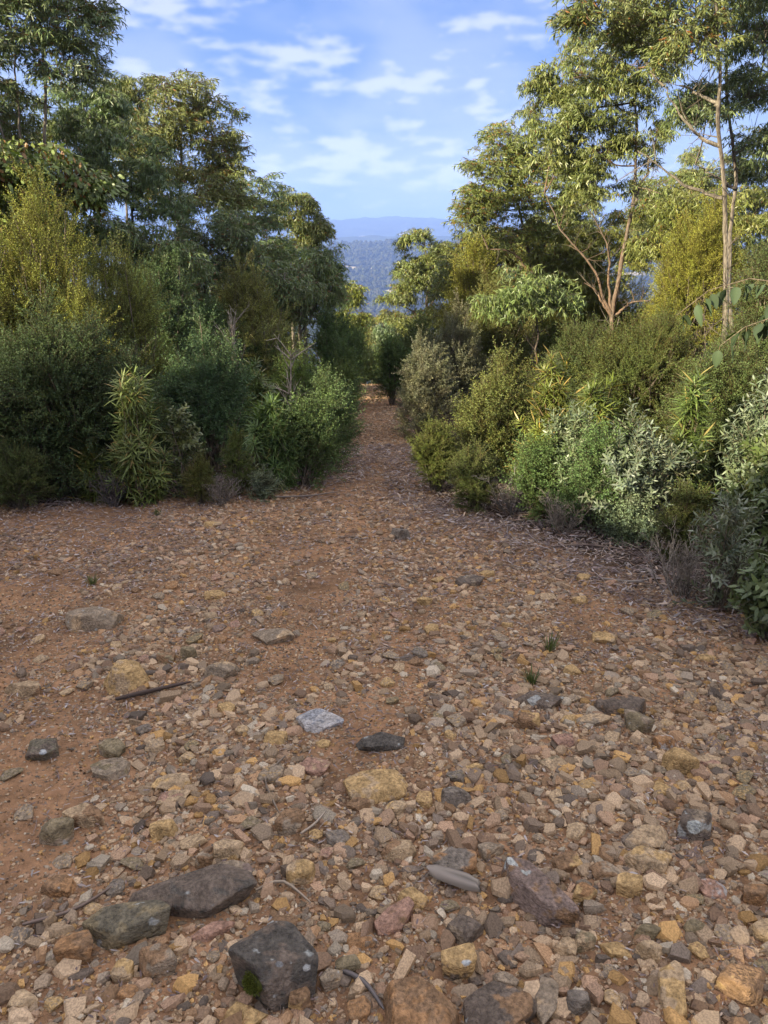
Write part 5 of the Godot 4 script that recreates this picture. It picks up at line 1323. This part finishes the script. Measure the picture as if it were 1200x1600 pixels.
func build_small_things() -> void:
	# grass tufts
	for g in [[0.81, -3.33, 0.13, "spiky green grass tuft growing in the open gravel"], [0.66, -3.0, 0.10, "small grass tuft right behind the white-streaked rock"], [-1.78, -4.3, 0.10, "yellowish grass tuft behind the half buried boulder"], [-1.87, -6.0, 0.09, "tiny yellow-green tuft on the soil bank before the thicket"]]:
		var o := thing("grass_tuft", Vector3(g[0], ground(g[0], g[1]), g[1]), g[3], "grass tuft", "grass tufts on the track")
		var b := Buf.new()
		for k in 46:
			var a := rv(0, TAU)
			var d := Vector3(cos(a) * rv(0.1, 0.6), 1.0, sin(a) * rv(0.1, 0.6)).normalized()
			leaf4(b, Vector3(cos(a), 0, sin(a)) * rv(0.0, 0.02) - Vector3(0, 0.01, 0), d, Vector3(-sin(a), 0, cos(a)), g[2] * rv(0.6, 1.1), 0.0045, rv(0.0, 0.4), shade(Color(0.10, 0.125, 0.045), rv(0.6, 1.3)))
		part(o, "blade", b.mesh(), mats.leaf_matte)
	# fallen sticks
	for s in [[[-1.13, -2.80], [-0.98, -2.86], [-0.84, -2.92], 0.010, Color(0.09, 0.065, 0.055), "dark stick leaning on the cracked ochre stone"],
		[[-0.36, -2.35], [-0.41, -2.22], [-0.34, -2.03], 0.005, Color(0.24, 0.19, 0.14), "curved pale twig between the whitish slab and the round brown stone"],
		[[-0.36, -1.69], [-0.29, -1.72], [-0.20, -1.64], 0.0045, Color(0.36, 0.29, 0.21), "pale bent stick lying across the end of the long dark boulder"],
		[[-0.26, -1.93], [-0.22, -1.98], [-0.19, -2.04], 0.004, Color(0.40, 0.33, 0.25), "short white twig beside the round brown stone"],
		[[1.18, -5.05], [1.45, -5.15], [1.75, -5.05], 0.010, Color(0.20, 0.15, 0.12), "brown branch lying on the soil before the small blue-green bush"],
		[[-0.98, -6.62], [-0.7, -6.74], [-0.42, -6.86], 0.008, Color(0.24, 0.20, 0.17), "thin grey branch along the foot of the thicket"],
		[[1.3, -4.42], [1.55, -4.35], [1.8, -4.5], 0.009, Color(0.28, 0.24, 0.20), "grey stick under the pale dead shrub"],
		[[-0.12, -1.42], [-0.05, -1.38], [0.0, -1.30], 0.006, Color(0.16, 0.14, 0.13), "dark twig near the oval orange stone"],
		[[-0.95, -1.55], [-0.84, -1.62], [-0.76, -1.72], 0.005, Color(0.20, 0.15, 0.12), "thin brown twig on bare soil beside the orange-brown stone"]]:
		var b := Buf.new()
		var pts: Array = []
		var o: Vector3
		for k in 3:
			var p := Vector3(s[k][0], ground(s[k][0], s[k][1]) + s[3] + 0.012, s[k][1])
			if k == 0: o = p
			pts.append(p - o)
		var r: float = s[3]
		tube(b, smooth_path(pts, 7), [r * 0.7, r, r * 0.95, r, r * 0.9, r * 0.8, r * 0.7, r * 0.3], 7, s[4], shade(s[4], 0.6), 0.5)
		var n := part(self, numbered("stick"), b.mesh(), mats.wood)
		n.position = o
		tag(n, s[5], "stick", "fallen sticks")
	# a weathered splinter of wood, squared and cracked along the grain
	var wd := Buf.new()
	var grey := Color(0.25, 0.215, 0.175)
	var rings: Array = []
	for k in 15:
		var t := k / 14.0
		var ring: Array = []
		for q in 12:
			var g := TAU * q / 12.0
			var flat := Vector3(0, sin(g) * 0.016, cos(g) * 0.024) * (0.55 + 0.45 * smoothstep(0.0, 0.18, t) * (1.0 - smoothstep(0.75, 1.0, t) * 0.7))
			flat *= 1.0 + 0.28 * fine_noise.get_noise_2d(q * 140.0, t * 40.0)
			ring.append(wd.point(Vector3((t - 0.5) * 0.155 + fine_noise.get_noise_2d(q * 90.0, 7.0) * 0.02, 0, 0) + flat, flat.normalized(), shade(grey, 1.0 + fine_noise.get_noise_2d(q * 210.0, t * 25.0) * 1.1)))
		rings.append(ring)
	for k in 14:
		for q in 12:
			wd.tri(rings[k][q], rings[k][(q + 1) % 12], rings[k + 1][q])
			wd.tri(rings[k][(q + 1) % 12], rings[k + 1][(q + 1) % 12], rings[k + 1][q])
	for k in [0, 14]:
		var mid := wd.point(Vector3((k / 14.0 - 0.5) * 0.15, 0, 0), Vector3(-1 if k == 0 else 1, 0, 0), shade(grey, 0.7))
		for q in 12:
			wd.tri(mid, rings[k][q], rings[k][(q + 1) % 12])
	var splinter := part(self, numbered("driftwood"), wd.mesh(), mats.wood)
	splinter.position = Vector3(0.20, ground(0.20, -1.72) + 0.03, -1.72)
	splinter.rotation = Vector3(0.2, -0.5, 0.1)
	tag(splinter, "weathered grey piece of driftwood in front of the grey orange-sided stone", "driftwood")
	# the broad-leaved branch reaching in from beyond the frame
	var at := Vector3(2.3, ground(2.3, -3.6), -3.6)
	var tree := thing("sapling", at, "young gum reaching big broad leaves in front of the bare trunks", "sapling")
	var b := Buf.new()
	tube(b, smooth_path([Vector3(0, -0.05, 0), Vector3(0.02, 0.9, 0.0), Vector3(-0.08, 1.45, -0.05), Vector3(-0.12, 1.75, -0.1)], 8), [0.022, 0.02, 0.019, 0.017, 0.015, 0.013, 0.011, 0.009, 0.006], 7, Color(0.24, 0.17, 0.11), Color(0.14, 0.10, 0.07), 0.2)
	part(tree, "trunk", b.mesh(), mats.bark)
	for arm in [[Vector3(-0.06, 1.35, -0.04), Vector3(-0.40, 1.72, -0.1), Vector3(-0.72, 1.72, -0.18), Vector3(-0.90, 1.58, -0.2)], [Vector3(-0.06, 1.40, -0.04), Vector3(-0.35, 1.58, 0.0), Vector3(-0.62, 1.57, 0.0), Vector3(-0.76, 1.46, 0.0)], [Vector3(-0.1, 1.6, -0.08), Vector3(-0.28, 1.78, -0.1), Vector3(-0.42, 1.74, -0.14), Vector3(-0.50, 1.60, -0.15)], [Vector3(-0.02, 1.2, 0), Vector3(0.2, 1.4, 0.1), Vector3(0.4, 1.5, 0.1), Vector3(0.5, 1.42, 0.1)]]:
		b = Buf.new()
		var path := smooth_path(arm, 6)
		tube(b, path, [0.0045, 0.004, 0.0036, 0.0032, 0.0028, 0.0022, 0.0015], 5, Color(0.22, 0.18, 0.12))
		part(tree, "limb", b.mesh(), mats.bark)
		for k in 17:
			var lb := Buf.new()
			var p := along(path, rv(0.55, 1.0))
			var d := (Vector3(rv(-0.5, 0.5), rv(-1.3, -0.3), rv(-0.5, 0.5))).normalized()
			broad_leaf(lb, p + d * 0.02, d, jit(1.0), rv(0.055, 0.085), rv(0.038, 0.052), rv(0.1, 0.5), shade(Color(0.05, 0.072, 0.036), rv(0.8, 1.25)))
			tube(lb, [p, p + d * 0.025], [0.0012, 0.0012], 3, Color(0.2, 0.16, 0.08))
			part(tree, "leaf", lb.mesh(), mats.leaf_matte)
